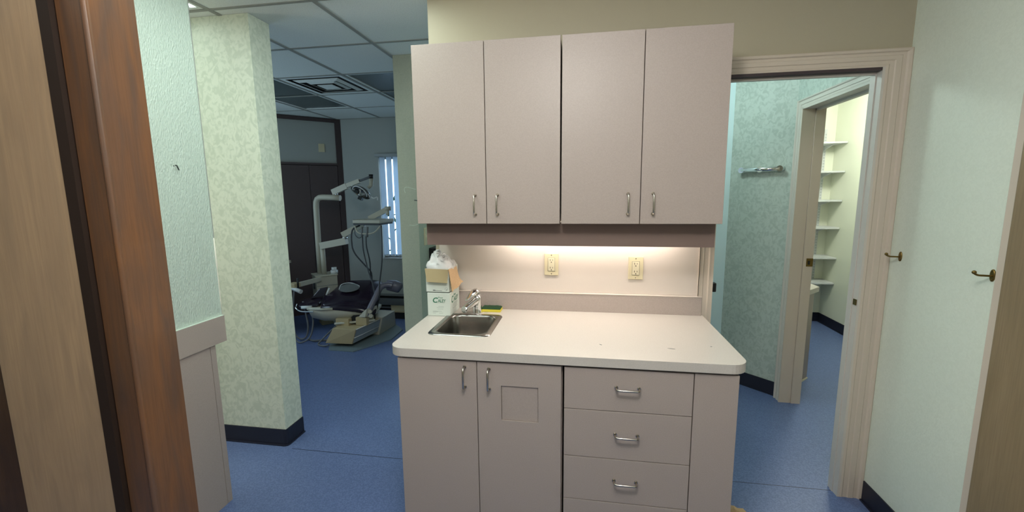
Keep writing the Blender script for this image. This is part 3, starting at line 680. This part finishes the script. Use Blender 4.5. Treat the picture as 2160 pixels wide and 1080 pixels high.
while xs_ < wx1 - .02:
    ang = math.radians(18 + 8 * math.sin(k * 2.1)); w_ = .032
    c_, s_ = math.cos(ang), math.sin(ang)
    v = MB(); 
    prof_ = [(-w_, 0), (-w_ * .5, -.004), (0, -.0055), (w_ * .5, -.004), (w_, 0)]
    front = [(xs_ + a * c_ - b_ * s_, 5.145 + a * s_ + b_ * c_) for a, b_ in prof_]
    back = [(x, y + .0012) for x, y in front[::-1]]
    v.prism(front + back, wz0 + .03, wz1 - .012); vo_ = v.build('vane', 'blind', bl)
    B(xs_ - .022, xs_ + .022, 5.142, 5.149, wz0 + .018, wz0 + .045).build('weight', 'white', vo_)
    xs_ += .088; k += 1
sb1 = MB()
for k in range(420):
    c_ = Vector((random.uniform(-3.2, -.8), random.uniform(6.3, 7.2), random.uniform(.0, 1.55)))
    r_ = random.uniform(.04, .10); a = Vector((random.gauss(0, 1), random.gauss(0, 1), random.gauss(0, 1))).normalized(); b_ = a.cross(Vector((.3, .5, .8))).normalized()
    sb1.add([c_ - a * r_, c_ + b_ * r_ * .4, c_ + a * r_, c_ - b_ * r_ * .4], [(0, 1, 2, 3)])
st_ = MB()
for k in range(5): st_.tube([(-3 + .5 * k, 6.7, -.3), (-3 + .5 * k + .05, 6.7, .6), (-3 + .5 * k - .04, 6.75, 1.3)], [.025, .02, .01], 6)
bu = thing('shrub', 'green shrub outside seen through the blind slits', 'shrub', (-2, 6.7, -.3)); lf_ = sb1.build('foliage', 'leaf', bu); lf_['kind'] = 'stuff'; st_.build('stem', 'soil', bu)
struct(B(-6, 4, 5.45, 12, -.35, -.30).build('ground', 'soil'))

# ------------------------------------------------------------------ treatment room: angled cabinet wall
# plane x - y = -8.2 ; local frame: e = (1,1)/sqrt2 along, n = (1,-1)/sqrt2 out of the face
E45 = Vector((1, 1, 0)).normalized(); O45 = Vector((-3.0295, 5.1695, 0)); NO = Vector((1, -1, 0)).normalized()
cw = thing('cabinet_wall', 'dark mauve built-in cabinet wall with a niche across the treatment room corner', 'cabinet', O45 + Vector((0, 0, 0)), math.radians(45))
def LB(x0_, x1_, d0_, d1_, z0_, z1_, b=0):  # along (0 at right end, negative to left), depth behind face (0..+)
    return MB().box(x0_, x1_, d0_, d1_, z0_, z1_, b=b)
# local: x along E45, y = (-1,1)/sqrt2 (into the wall)
TT = 1.50
LB(-TT, -.004, .02, .05, 0, 1.86).build('carcass', 'mauve2', cw, bake=False)
LB(-.07, -.004, 0, .05, 0, CZ - .006).build('side_post', 'mauve2', cw, bake=False)
LB(-TT, -.07, -.004, .05, CZ - .045, CZ - .006).build('top_rail', 'mauve2', cw, bake=False)
LB(-TT, -.07, -.006, .36, 1.868, 1.893).build('niche_shelf', 'mauve', cw, bake=False)
LB(-TT, -.004, .03, .045, 1.893, CZ - .045).build('niche_back', 'op_wall', cw, bake=False)
seams = [-.075, -.408, -.741, -1.074, -1.4]
for k in range(4):
    LB(seams[k + 1] + .002, seams[k] - .002, 0, .019, .10, 1.862).build('door', 'mauve', cw, bake=False)
npx = LB(-.275, -.205, .022, .030, 2.03, 2.13, b=.002).build('outlet_plate', 'ivory', cw, bake=False); npx['label'] = 'small beige plate in the niche'
# small side cabinet by the left
sc_ = thing('side_cabinet', 'dark side cabinet with a pale top behind the wallpapered wall end', 'cabinet', (-3.5, 4.05, 0))
B(-3.85, -3.225, 3.85, 4.25, 0, .755).build('body', 'mauve', sc_); B(-3.86, -3.20, 3.84, 4.26, .755, .785, b=.002).build('top', 'cream', sc_)
# heater
ht = thing('baseboard_heater', 'long grey baseboard heater under the treatment room window', 'heater', (-2.2, 5.1, 0))
B(-2.95, -1.31, 5.10, 5.168, .03, .05).build('base_rail', 'heater', ht); B(-2.95, -1.31, 5.095, 5.10, .075, .165).build('front_panel', 'heater', ht)
B(-2.95, -1.31, 5.10, 5.168, .195, .21).build('top_cover', 'heater', ht); B(-2.95, -1.31, 5.13, 5.168, .0, .195).build('fins', 'dark', ht)
fb = thing('floor_box', 'low tan topped floor box in front of the heater', 'box', (-2.15, 4.85, 0))
MB().prism([(-2.40, 5.0), (-2.27, 4.74), (-1.80, 4.74), (-1.80, 5.0)], .085, .10).build('lid', 'creamd', fb)
MB().prism([(-2.36, 4.99), (-2.25, 4.76), (-1.82, 4.76), (-1.82, 4.99)], 0, .085).build('base', 'dark', fb)

# ------------------------------------------------------------------ dental chair
dc = thing('dental_chair', 'reclined dental chair in dark plum vinyl with cream base, lamp post and instrument arm', 'dental chair', (-2.3, 4.05, 0))
MB().prism([(-2.42, 3.648), (-2.157, 3.641), (-1.941, 4.028), (-1.953, 4.337), (-2.12, 4.508), (-2.40, 4.45), (-2.52, 4.1), (-2.506, 3.818)], 0, .014, b=.002).build('floor_plate', 'grayplate', dc)
def hexa(lo, hi, name, m, b=0):
    bm = bmesh.new(); vs = [bm.verts.new(p) for p in lo + hi]
    for f in ((3, 2, 1, 0), (4, 5, 6, 7), (0, 1, 5, 4), (1, 2, 6, 5), (2, 3, 7, 6), (3, 0, 4, 7)): bm.faces.new([vs[i] for i in f])
    if b: bmesh.ops.bevel(bm, geom=bm.edges[:], offset=b, segments=2, affect='EDGES', profile=.5)
    bm.verts.index_update(); mb = MB().add([v.co.copy() for v in bm.verts], [[v.index for v in f.verts] for f in bm.faces]); bm.free()
    return mb.build(name, m, dc)
hexa([(-2.49, 3.71, .05), (-2.208, 3.715, .05), (-2.125, 4.12, .06), (-2.42, 4.14, .06)], [(-2.40, 3.715, .205), (-2.15, 3.70, .205), (-2.06, 4.06, .215), (-2.33, 4.08, .215)], 'lift_base', 'creamd', .004)
MB().add([(-2.2065, 3.725, .055), (-2.1245, 4.11, .065), (-2.065, 4.05, .205), (-2.149, 3.71, .195)], [(0, 1, 2, 3)]).add([(-2.2035, 3.725, .055), (-2.1215, 4.11, .065), (-2.062, 4.05, .205), (-2.146, 3.71, .195)], [(0, 1, 2, 3)]).build('side_panel', 'panelgrey', dc)
MB().tube([(-2.145, 3.70, .206), (-2.056, 4.06, .217)], .0045, 6).build('edge_trim', 'white', dc)
MB().tube([(-2.178, 3.71, .115), (-2.092, 4.09, .125)], .003, 6).build('edge_trim', 'white', dc)
hexa([(-2.30, 4.12, .014), (-2.124, 4.11, .014), (-2.100, 4.48, .014), (-2.32, 4.48, .014)], [(-2.27, 4.08, .235), (-2.03, 4.03, .235), (-2.02, 4.30, .235), (-2.25, 4.32, .235)], 'rear_column', 'cream', .006)
B(-2.42, -2.28, 3.80, 3.95, .195, .275, b=.004).build('lift_bracket', 'creamd', dc)
B(-2.215, -2.10, 3.82, 3.98, .21, .29, b=.004).build('lift_bracket', 'creamd', dc)
MB().tube([(-2.42, 3.78, .228), (-2.05, 3.90, .245)], .012, 8).build('cross_shaft', 'cream', dc)
B(-2.42, -2.12, 3.86, 4.05, .205, .30).build('lift_core', 'dark', dc)
# frame of the upholstery: u along the chair, v across (near -> far)
ph_ = math.radians(16); CX = Vector((-2.45, 4.02, 0)); AX = Vector((math.cos(ph_), math.sin(ph_), 0)); AY = Vector((-math.sin(ph_), math.cos(ph_), 0))
def U(u_, v_, z): return CX + AX * u_ + AY * v_ + Vector((0, 0, z))
def pad(us, name, m, n=18, par=None):
    """us: list of (u, vnear, vfar, znear, zfar, thick)"""
    rs = []
    for (u_, v0, v1, z0_, z1_, th) in us:
        r_ = []
        for k in range(n):
            a = 2 * math.pi * k / n; cx = math.cos(a); sy = math.sin(a)
            e = .45; x = math.copysign(abs(cx) ** e, cx); y = math.copysign(abs(sy) ** .8, sy)
            f = (x + 1) / 2; r_.append(U(u_, v0 + (v1 - v0) * f, z0_ + (z1_ - z0_) * f - th / 2 + y * th / 2))
        rs.append(r_)
    return MB().rings(rs).build(name, m, par or dc)
bk = pad([(-.17, -.16, .06, .425, .47, .03), (-.14, -.19, .10, .425, .50, .06), (-.07, -.20, .20, .425, .565, .09), (.02, -.215, .25, .425, .595, .10), (.14, -.22, .26, .41, .60, .11), (.26, -.22, .26, .395, .60, .12), (.33, -.20, .25, .38, .59, .12), (.36, -.16, .22, .36, .57, .06)], 'back_cushion', 'vinyl')
pad([(-.19, -.10, .02, .425, .47, .03), (-.17, -.21, .10, .405, .48, .05), (.0, -.232, .0, .405, .48, .06), (.2, -.238, .0, .385, .48, .07), (.34, -.22, .0, .345, .45, .07), (.36, -.2, -.05, .335, .42, .03)], 'seat_bolster', 'vinyl')
pad([(-.42, -.10, .05, .398, .42, .02), (-.41, -.13, .09, .403, .43, .045), (-.32, -.14, .10, .405, .44, .05), (-.23, -.15, .10, .418, .45, .05), (-.20, -.13, .08, .42, .44, .03)], 'headrest', 'vinyl')
hexa([U(-.34, .02, .43), U(-.20, .02, .45), U(-.20, .05, .45), U(-.34, .05, .43)], [U(-.25, .05, .53), U(-.165, .05, .545), U(-.165, .075, .545), U(-.25, .075, .53)], 'head_pillow', 'vinyl', .008)
MB().tube([U(-.190, .035, .44), U(-.150, .05, .53)], .009, 8).build('pillow_support', 'white', dc)
# shells
def shell():
    rs = []
    for u_, zt, zb, w_ in ((-.33, .385, .35, .12), (-.28, .385, .275, .17), (-.15, .375, .245, .20), (0, .372, .242, .21), (.12, .368, .248, .21), (.22, .345, .265, .20), (.32, .315, .285, .17), (.36, .320, .300, .12)):
        rs.append([U(u_, -w_ - .015, zt), U(u_, -w_ - .005, (zt + zb) / 2), U(u_, -w_ + .03, zb), U(u_, w_ * .8, zb), U(u_, w_, zt)])
    return MB().rings(rs)
shell().build('under_shell', 'cream', dc)
MB().cyl(U(-.37, -.15, .385), .016, .10, axis=tuple(AX)).build('adjuster', 'white', dc)
MB().tube(smooth_path([U(-.43, -.10, .41), U(-.42, -.16, .385), U(-.36, -.19, .355), (U(-.24, -.20, .352))]), .007, 8).build('headrest_rail', 'chrome', dc)
MB().tube([U(-.31, -.16, .37), U(-.15, -.22, .375), U(-.05, -.222, .378)], .012, 8).build('side_bar', 'cream', dc)
# arm on the right
arm = smooth_path([(-2.105, 3.86, .30), (-2.085, 3.88, .37), (-2.055, 3.95, .47), (-2.03, 4.02, .555), (-1.98, 4.06, .575), (-1.93, 4.08, .565)])
MB().tube(arm, [.030 + .006 * math.sin(i) * 0 for i in range(len(arm))], 12).build('armrest', 'vinylgrey', dc)
pad_ = MB().tube([(-2.02, 4.12, .555), (-2.00, 4.12, .56), (-1.93, 4.13, .55), (-1.87, 4.13, .53), (-1.86, 4.13, .52)], [.02, .055, .062, .055, .02], 16); pad_.build('foot_pad', 'vinylgrey', dc)
for q in ((-2.095, 3.86, .31), (-2.075, 3.86, .345), (-2.07, 3.865, .30)):
    MB().cyl(q, .02, .022, axis=(.3, -1, .2), n=12).build('joint_knob', 'cream', dc)
hexa([(-2.20, 3.84, .285), (-2.10, 3.80, .30), (-2.06, 3.98, .30), (-2.16, 4.02, .285)], [(-2.13, 3.82, .35), (-2.085, 3.81, .385), (-2.05, 3.96, .385), (-2.10, 3.98, .35)], 'arm_bracket', 'cream', .004)
# ---- utility unit with two posts
u0 = Vector((-2.965, 4.50, 0)); q45 = Vector((1, 1, 0)).normalized(); p45 = Vector((1, -1, 0)).normalized()
def sq45(h_, z0_, z1_, name, m, c=u0, hx=None, b=.004, par=None):
    hx = hx or h_
    pts = [c + q45 * (sx * h_) + p45 * (sy * hx) for sx, sy in ((-1, -1), (1, -1), (1, 1), (-1, 1))]
    return MB().prism([(p.x, p.y) for p in pts], z0_, z1_, b=b).build(name, m, par or dc)
ub_ = sq45(.115, .10, .575, 'utility_box', 'cream'); sq45(.122, .575, .592, 'box_lid', 'cream', par=ub_)
sq45(.08, 0, .10, 'box_foot', 'creamd', par=ub_)
nearc = u0 + p45 * .115
MB().tube([nearc + q45 * -.113 + Vector((0, 0, .47)), nearc + q45 * .113 + Vector((0, 0, .47))], .0025, 5).build('panel_seam', 'grayplate', ub_)
lq = u0 - q45 * .1152; MB().tube([lq + p45 * .02 + Vector((0, 0, .50)), lq + p45 * .02 + Vector((0, 0, .43))], .018, 4).build('switch', 'hosedark', ub_)
MB().tube([(-2.80, 4.40, .06), (-2.5, 4.25, .05)], .03, 8).build('connecting_tube', 'cream', dc)
lp = [(-3.015, 4.50, .585), (-3.012, 4.50, 1.0), (-3.006, 4.5, 1.36), (-3.0, 4.5, 1.42), (-2.985, 4.5, 1.452), (-2.955, 4.5, 1.470), (-2.92, 4.5, 1.474), (-2.80, 4.5, 1.470), (-2.70, 4.5, 1.463)]
MB().tube(lp, .032, 14).build('light_post', 'cream', dc)
MB().cyl((-2.745, 4.5, 1.49), .018, .035).build('pivot_pin', 'chrome', dc)
la = MB().tube([(-2.785, 4.5, 1.527), (-2.60, 4.49, 1.597)], 1, sq=(.045, .062)); la.tube([(-2.60, 4.49, 1.600), (-2.44, 4.48, 1.650)], 1, sq=(.04, .045)); la.build('light_arm', 'cream', dc)
la2 = MB().tube([(-2.44, 4.48, 1.650), (-2.30, 4.47, 1.692)], 1, sq=(.022, .022)); la2.build('light_arm_tip', 'hosedark', dc)
MB().cyl((-2.298, 4.47, 1.672), .024, .045).build('end_cap', 'black', dc)
MB().tube([(-2.298, 4.47, 1.67), (-2.300, 4.465, 1.60), (-2.33, 4.45, 1.57)], [.022, .022, .018], 10).build('light_yoke', 'cream', dc)
lh = bpy.data.objects.new('lamp_head', None); COL.objects.link(lh); lh.parent = dc; lh.location = Vector((-2.40, 4.42, 1.53)) - dc.location
def disc_rings(c, ax1, ax2, nrm, prof, n=24):
    return [[c + ax1 * (r_ * math.cos(2 * math.pi * k / n)) + ax2 * (r_ * .72 * math.sin(2 * math.pi * k / n)) + nrm * d for k in range(n)] for r_, d in prof]
lc = Vector((-2.395, 4.42, 1.53)); a1 = Vector((.86, .1, -.42)).normalized(); nr = Vector((-.35, -.75, -.65)); nr = (nr - a1 * nr.dot(a1)).normalized(); a2 = nr.cross(a1)
MB().rings(disc_rings(lc, a1, a2, nr, [(.115, .02), (.118, .014), (.10, -.012), (.06, -.034), (.02, -.042)]), cap0=False).build('reflector', 'glass', lh)
MB().rings(disc_rings(lc, a1, a2, nr, [(.112, .014), (.098, -.006), (.058, -.026), (.02, -.034)]), cap0=False).build('mirror', 'steel', lh)
MB().tube([lc + nr * .02 - a2 * .06, lc + nr * .045, lc + nr * .02 + a2 * .06], .012, 8).build('bulb_bar', 'white', lh)
for s_ in (-1, 1):
    c_ = lc + a2 * (.045 * s_) + nr * .05 + a1 * (-.02 * s_)
    MB().tube([c_ - a1 * .022, c_ + a1 * .022], 1, sq=(.05, .036)).build('bulb_guard', 'black', lh)
hl = [lc + a1 * (.085 * math.cos(t_)) + a2 * (.02 + .09 * math.sin(t_)) + nr * .03 for t_ in [math.radians(x) for x in range(-10, 200, 15)]]
MB().tube(hl, .006, 8).build('ring_handle', 'white', lh)
MB().tube(smooth_path([lc + a1 * .10, lc + a1 * .15 + nr * .01, lc + a1 * .19 + Vector((0, 0, .02)), lc + a1 * .195 + Vector((0, 0, -.01))]), .007, 8).build('side_handle', 'white', lh)
MB().tube(smooth_path([(-2.52, 4.45, 1.60), (-2.50, 4.44, 1.575), (-2.48, 4.43, 1.55)]), .008, 8).build('stay', 'white', lh)
# delivery arm
MB().tube([(-2.945, 4.47, .585), (-2.945, 4.47, .935)], .027, 12).build('arm_post', 'cream', dc)
MB().cyl((-2.85, 4.52, .592), .04, .04).cyl((-2.85, 4.52, .63), .028, .035).build('cup_filler', 'white', dc)
MB().tube([(-2.945, 4.45, .925), (-2.62, 4.44, .985)], 1, sq=(.06, .075)).build('lower_arm', 'cream', dc)
MB().cyl((-2.640, 4.44, 1.01), .03, .02).cyl((-2.64, 4.44, 1.03), .012, .02).build('arm_elbow', 'chrome', dc)
MB().tube([(-2.66, 4.43, 1.052), (-2.42, 4.47, 1.17)], 1, sq=(.05, .062)).build('upper_arm', 'cream', dc)
MB().tube([(-2.36, 4.50, 1.23), (-2.15, 4.52, 1.335)], 1, sq=(.05, .055)).build('balance_arm', 'cream', dc)
MB().cyl((-2.145, 4.52, 1.32), .034, .045).cyl((-2.14, 4.50, 1.27), .018, .05).build('balance_joint', 'cream', dc)
tr_ = bpy.data.objects.new('instrument_tray', None); COL.objects.link(tr_); tr_.parent = dc; tr_.location = Vector((-2.28, 4.38, 1.2)) - dc.location
MB().prism([(-2.48, 4.36), (-2.42, 4.24), (-2.10, 4.22), (-2.08, 4.52), (-2.44, 4.54)], 1.195, 1.232, b=.008).build('tray_body', 'cream', tr_)
MB().prism([(-2.47, 4.36), (-2.42, 4.25), (-2.11, 4.23), (-2.09, 4.51), (-2.43, 4.53)], 1.176, 1.196, b=.003).build('tray_base', 'hosedark', tr_)
MB().tube(smooth_path([(-2.41, 4.26, 1.17), (-2.36, 4.23, 1.10), (-2.26, 4.23, 1.085), (-2.18, 4.24, 1.10), (-2.11, 4.26, 1.17)]), .008, 8).build('holder_bar', 'cream', tr_)
for x_ in (-2.31, -2.25): MB().tube([(x_, 4.235, 1.16), (x_ - .005, 4.225, 1.05)], .011, 8).build('handpiece', 'hose', tr_)
def hose(pts, r=.0065, m='hosedark'): MB().tube(smooth_path(pts, 7), r, 8).build('hose', m, dc)
hose([(-2.37, 4.3, 1.17), (-2.445, 4.27, 1.12), (-2.45, 4.25, .98), (-2.42, 4.25, .87), (-2.33, 4.28, .74), (-2.275, 4.3, .66), (-2.27, 4.3, .56)], .0085)
hose([(-2.31, 4.23, 1.06), (-2.305, 4.22, .92), (-2.27, 4.2, .78), (-2.22, 4.15, .68), (-2.16, 4.1, .58), (-2.10, 4.02, .49), (-2.035, 3.96, .45), (-2.02, 3.96, .49), (-2.03, 4.0, .60), (-2.06, 4.15, .85), (-2.10, 4.25, 1.17)], .007)
hose([(-2.27, 4.23, 1.06), (-2.265, 4.22, .95), (-2.25, 4.24, .80), (-2.27, 4.28, .68), (-2.285, 4.3, .60)], .007)
hose([(-2.41, 4.27, 1.17), (-2.40, 4.24, 1.08), (-2.35, 4.23, 1.04), (-2.30, 4.23, 1.07)], .004)
# assistant arm
MB().tube([(-2.93, 4.36, .555), (-2.95, 3.98, .565)], 1, sq=(.035, .045)).build('assistant_arm', 'cream', dc)
B(-2.985, -2.90, 3.88, 3.98, .555, .60, b=.006).build('holder_block', 'creamd', dc)
MB().tube([(-2.955, 3.90, .555), (-2.83, 3.88, .52)], [.017, .022], 12).build('suction_handle', 'white', dc)
MB().tube([(-2.90, 3.93, .54), (-2.895, 3.93, .65)], [.011, .010], 8).build('syringe', 'black', dc)
hose([(-2.955, 3.90, .55), (-2.965, 3.90, .40), (-2.965, 3.90, .20), (-2.94, 3.88, .07), (-2.87, 3.86, .025), (-2.80, 3.86, .05), (-2.77, 3.86, .16), (-2.79, 3.87, .30), (-2.82, 3.88, .42)], .009, 'hose')
hose([(-2.92, 3.90, .55), (-2.935, 3.88, .35), (-2.93, 3.85, .10), (-2.86, 3.80, .018), (-2.79, 3.80, .018), (-2.73, 3.83, .07), (-2.71, 3.86, .20), (-2.73, 3.88, .30)], .008, 'hose')
hose([(-2.42, 3.85, .21), (-2.52, 3.84, .12), (-2.61, 3.82, .03), (-2.60, 3.76, .012), (-2.52, 3.73, .012), (-2.46, 3.72, .03)], .008, 'hose')
hose([(-2.80, 3.9, .01), (-2.72, 3.86, .012), (-2.64, 3.88, .014), (-2.56, 3.90, .012)], .010, 'hose')
# wrapped oval dish on the cushion
dsh = thing('oval_dish', 'clear wrapped oval dish lying on the chair cushion', 'dish', (-2.40, 4.08, .515))
cD = Vector((-2.40, 4.06, .519)); nD = (AY.cross(AX) * -1 + AY * -.36).normalized(); nD = Vector((0, 0, 1)) - AY * .38; nD.normalize(); uD = AX; vD = nD.cross(uD)
def ov(prof): return [[cD + uD * (r_ * 1.15 * math.cos(2 * math.pi * k / 22)) + vD * (r_ * .9 * math.sin(2 * math.pi * k / 22)) + nD * d for k in range(22)] for r_, d in prof]
MB().rings(ov([(.062, 0), (.088, .012), (.092, .018), (.084, .018), (.06, .006)])).build('dish', 'hosedark', dsh)
MB().rings(ov([(.092, .0185), (.080, .026), (.05, .029)]), cap0=False).build('wrap', 'glass', dsh)
MB().tube(smooth_path([cD + uD * -.095 + vD * -.03 + nD * .02, cD + uD * -.085 + vD * .05 + nD * .03, cD + uD * .0 + vD * .085 + nD * .024, cD + uD * .1 + vD * .02 + nD * .022]), .004, 6).build('wrap_fold', 'white', dsh)
# ------------------------------------------------------------------ closet
for k, (z, word) in enumerate(zip((1.985, 1.686, 1.383, 1.093, .768, .492), ('topmost', 'second from the top', 'third from the top', 'third from the bottom', 'second from the bottom', 'lowest'))):
    s_ = thing('wall_shelf', 'white bracketed closet shelf, ' + word + ' of the six', 'shelf', (2.3, 5.18, z), 0, 'white shelves in the closet')
    B(1.75, 2.695, 5.05, 5.297, z - .009, z + .009, b=.001).build('board', 'white', s_)
    for x_ in (2.60, 2.0):
        MB().prism([(5.289, z - .009), (5.289, z - .065), (5.255, z - .045), (5.13, z - .018), (5.10, z - .018), (5.10, z - .009)], x_ - .006, x_ + .006)
        mb = MB(); pr_ = [(5.289, z - .0092), (5.289, z - .065), (5.262, z - .048), (5.14, z - .018), (5.10, z - .018), (5.10, z - .0092)]
        mb.rings([[(x_ - .006, a, b_) for a, b_ in pr_], [(x_ + .006, a, b_) for a, b_ in pr_]], smooth=False); mb.build('bracket', 'white', s_)
for x_ in (2.60, 2.0):
    sd = MB().box(x_ - .012, x_ + .012, 5.289, 5.2995, .35, 2.15); so = sd.build('shelf_standard', 'white')
    tag(so, 'slotted white shelf standard on the closet back wall' + (', the right one' if x_ > 2.3 else ', the left one'), 'shelf rail')
    sl = MB()
    for j in range(56): sl.box(x_ - .006, x_ - .002, 5.2885, 5.2895, .38 + j * .031, .395 + j * .031).box(x_ + .002, x_ + .006, 5.2885, 5.2895, .38 + j * .031, .395 + j * .031)
    sl.build('slots', 'palegrey', so)
dk = thing('closet_counter', 'low cabinet with a cream top inside the closet room', 'cabinet', (1.65, 3.9, 0))
MB().prism([(1.535, 3.36), (1.735, 3.545), (1.79, 3.60), (1.79, 4.4), (1.535, 4.4)], .0, .715).build('body', 'laminate', dk)
MB().prism([(1.535, 3.30), (1.815, 3.585), (1.815, 4.42), (1.535, 4.42)], .717, .755, b=.002).build('top', 'counter', dk)
MB().prism([(1.535, 3.352), (1.737, 3.537), (1.798, 3.60), (1.79, 3.604), (1.735, 3.547), (1.535, 3.362)], 0, .012).build('floor_trim', 'ivory2', dk)
# crumpled scrap on the floor beside the drawers
bs = bmesh.new(); bmesh.ops.create_icosphere(bs, subdivisions=3, radius=1)
vv = []
for v in bs.verts:
    c_ = v.co * (1 + .35 * noise.noise(v.co * 1.9 + Vector((3, 1, 4)))); vv.append((.722 + c_.x * .042, 1.935 + c_.y * .038, max(.0006, .014 + c_.z * .022)))
sc2 = MB().add(vv, [[v.index for v in f.verts] for f in bs.faces]); bs.free()
tag(sc2.build('paper_scrap', 'kraft'), 'crumpled tan paper scrap on the floor right of the drawers', 'paper')
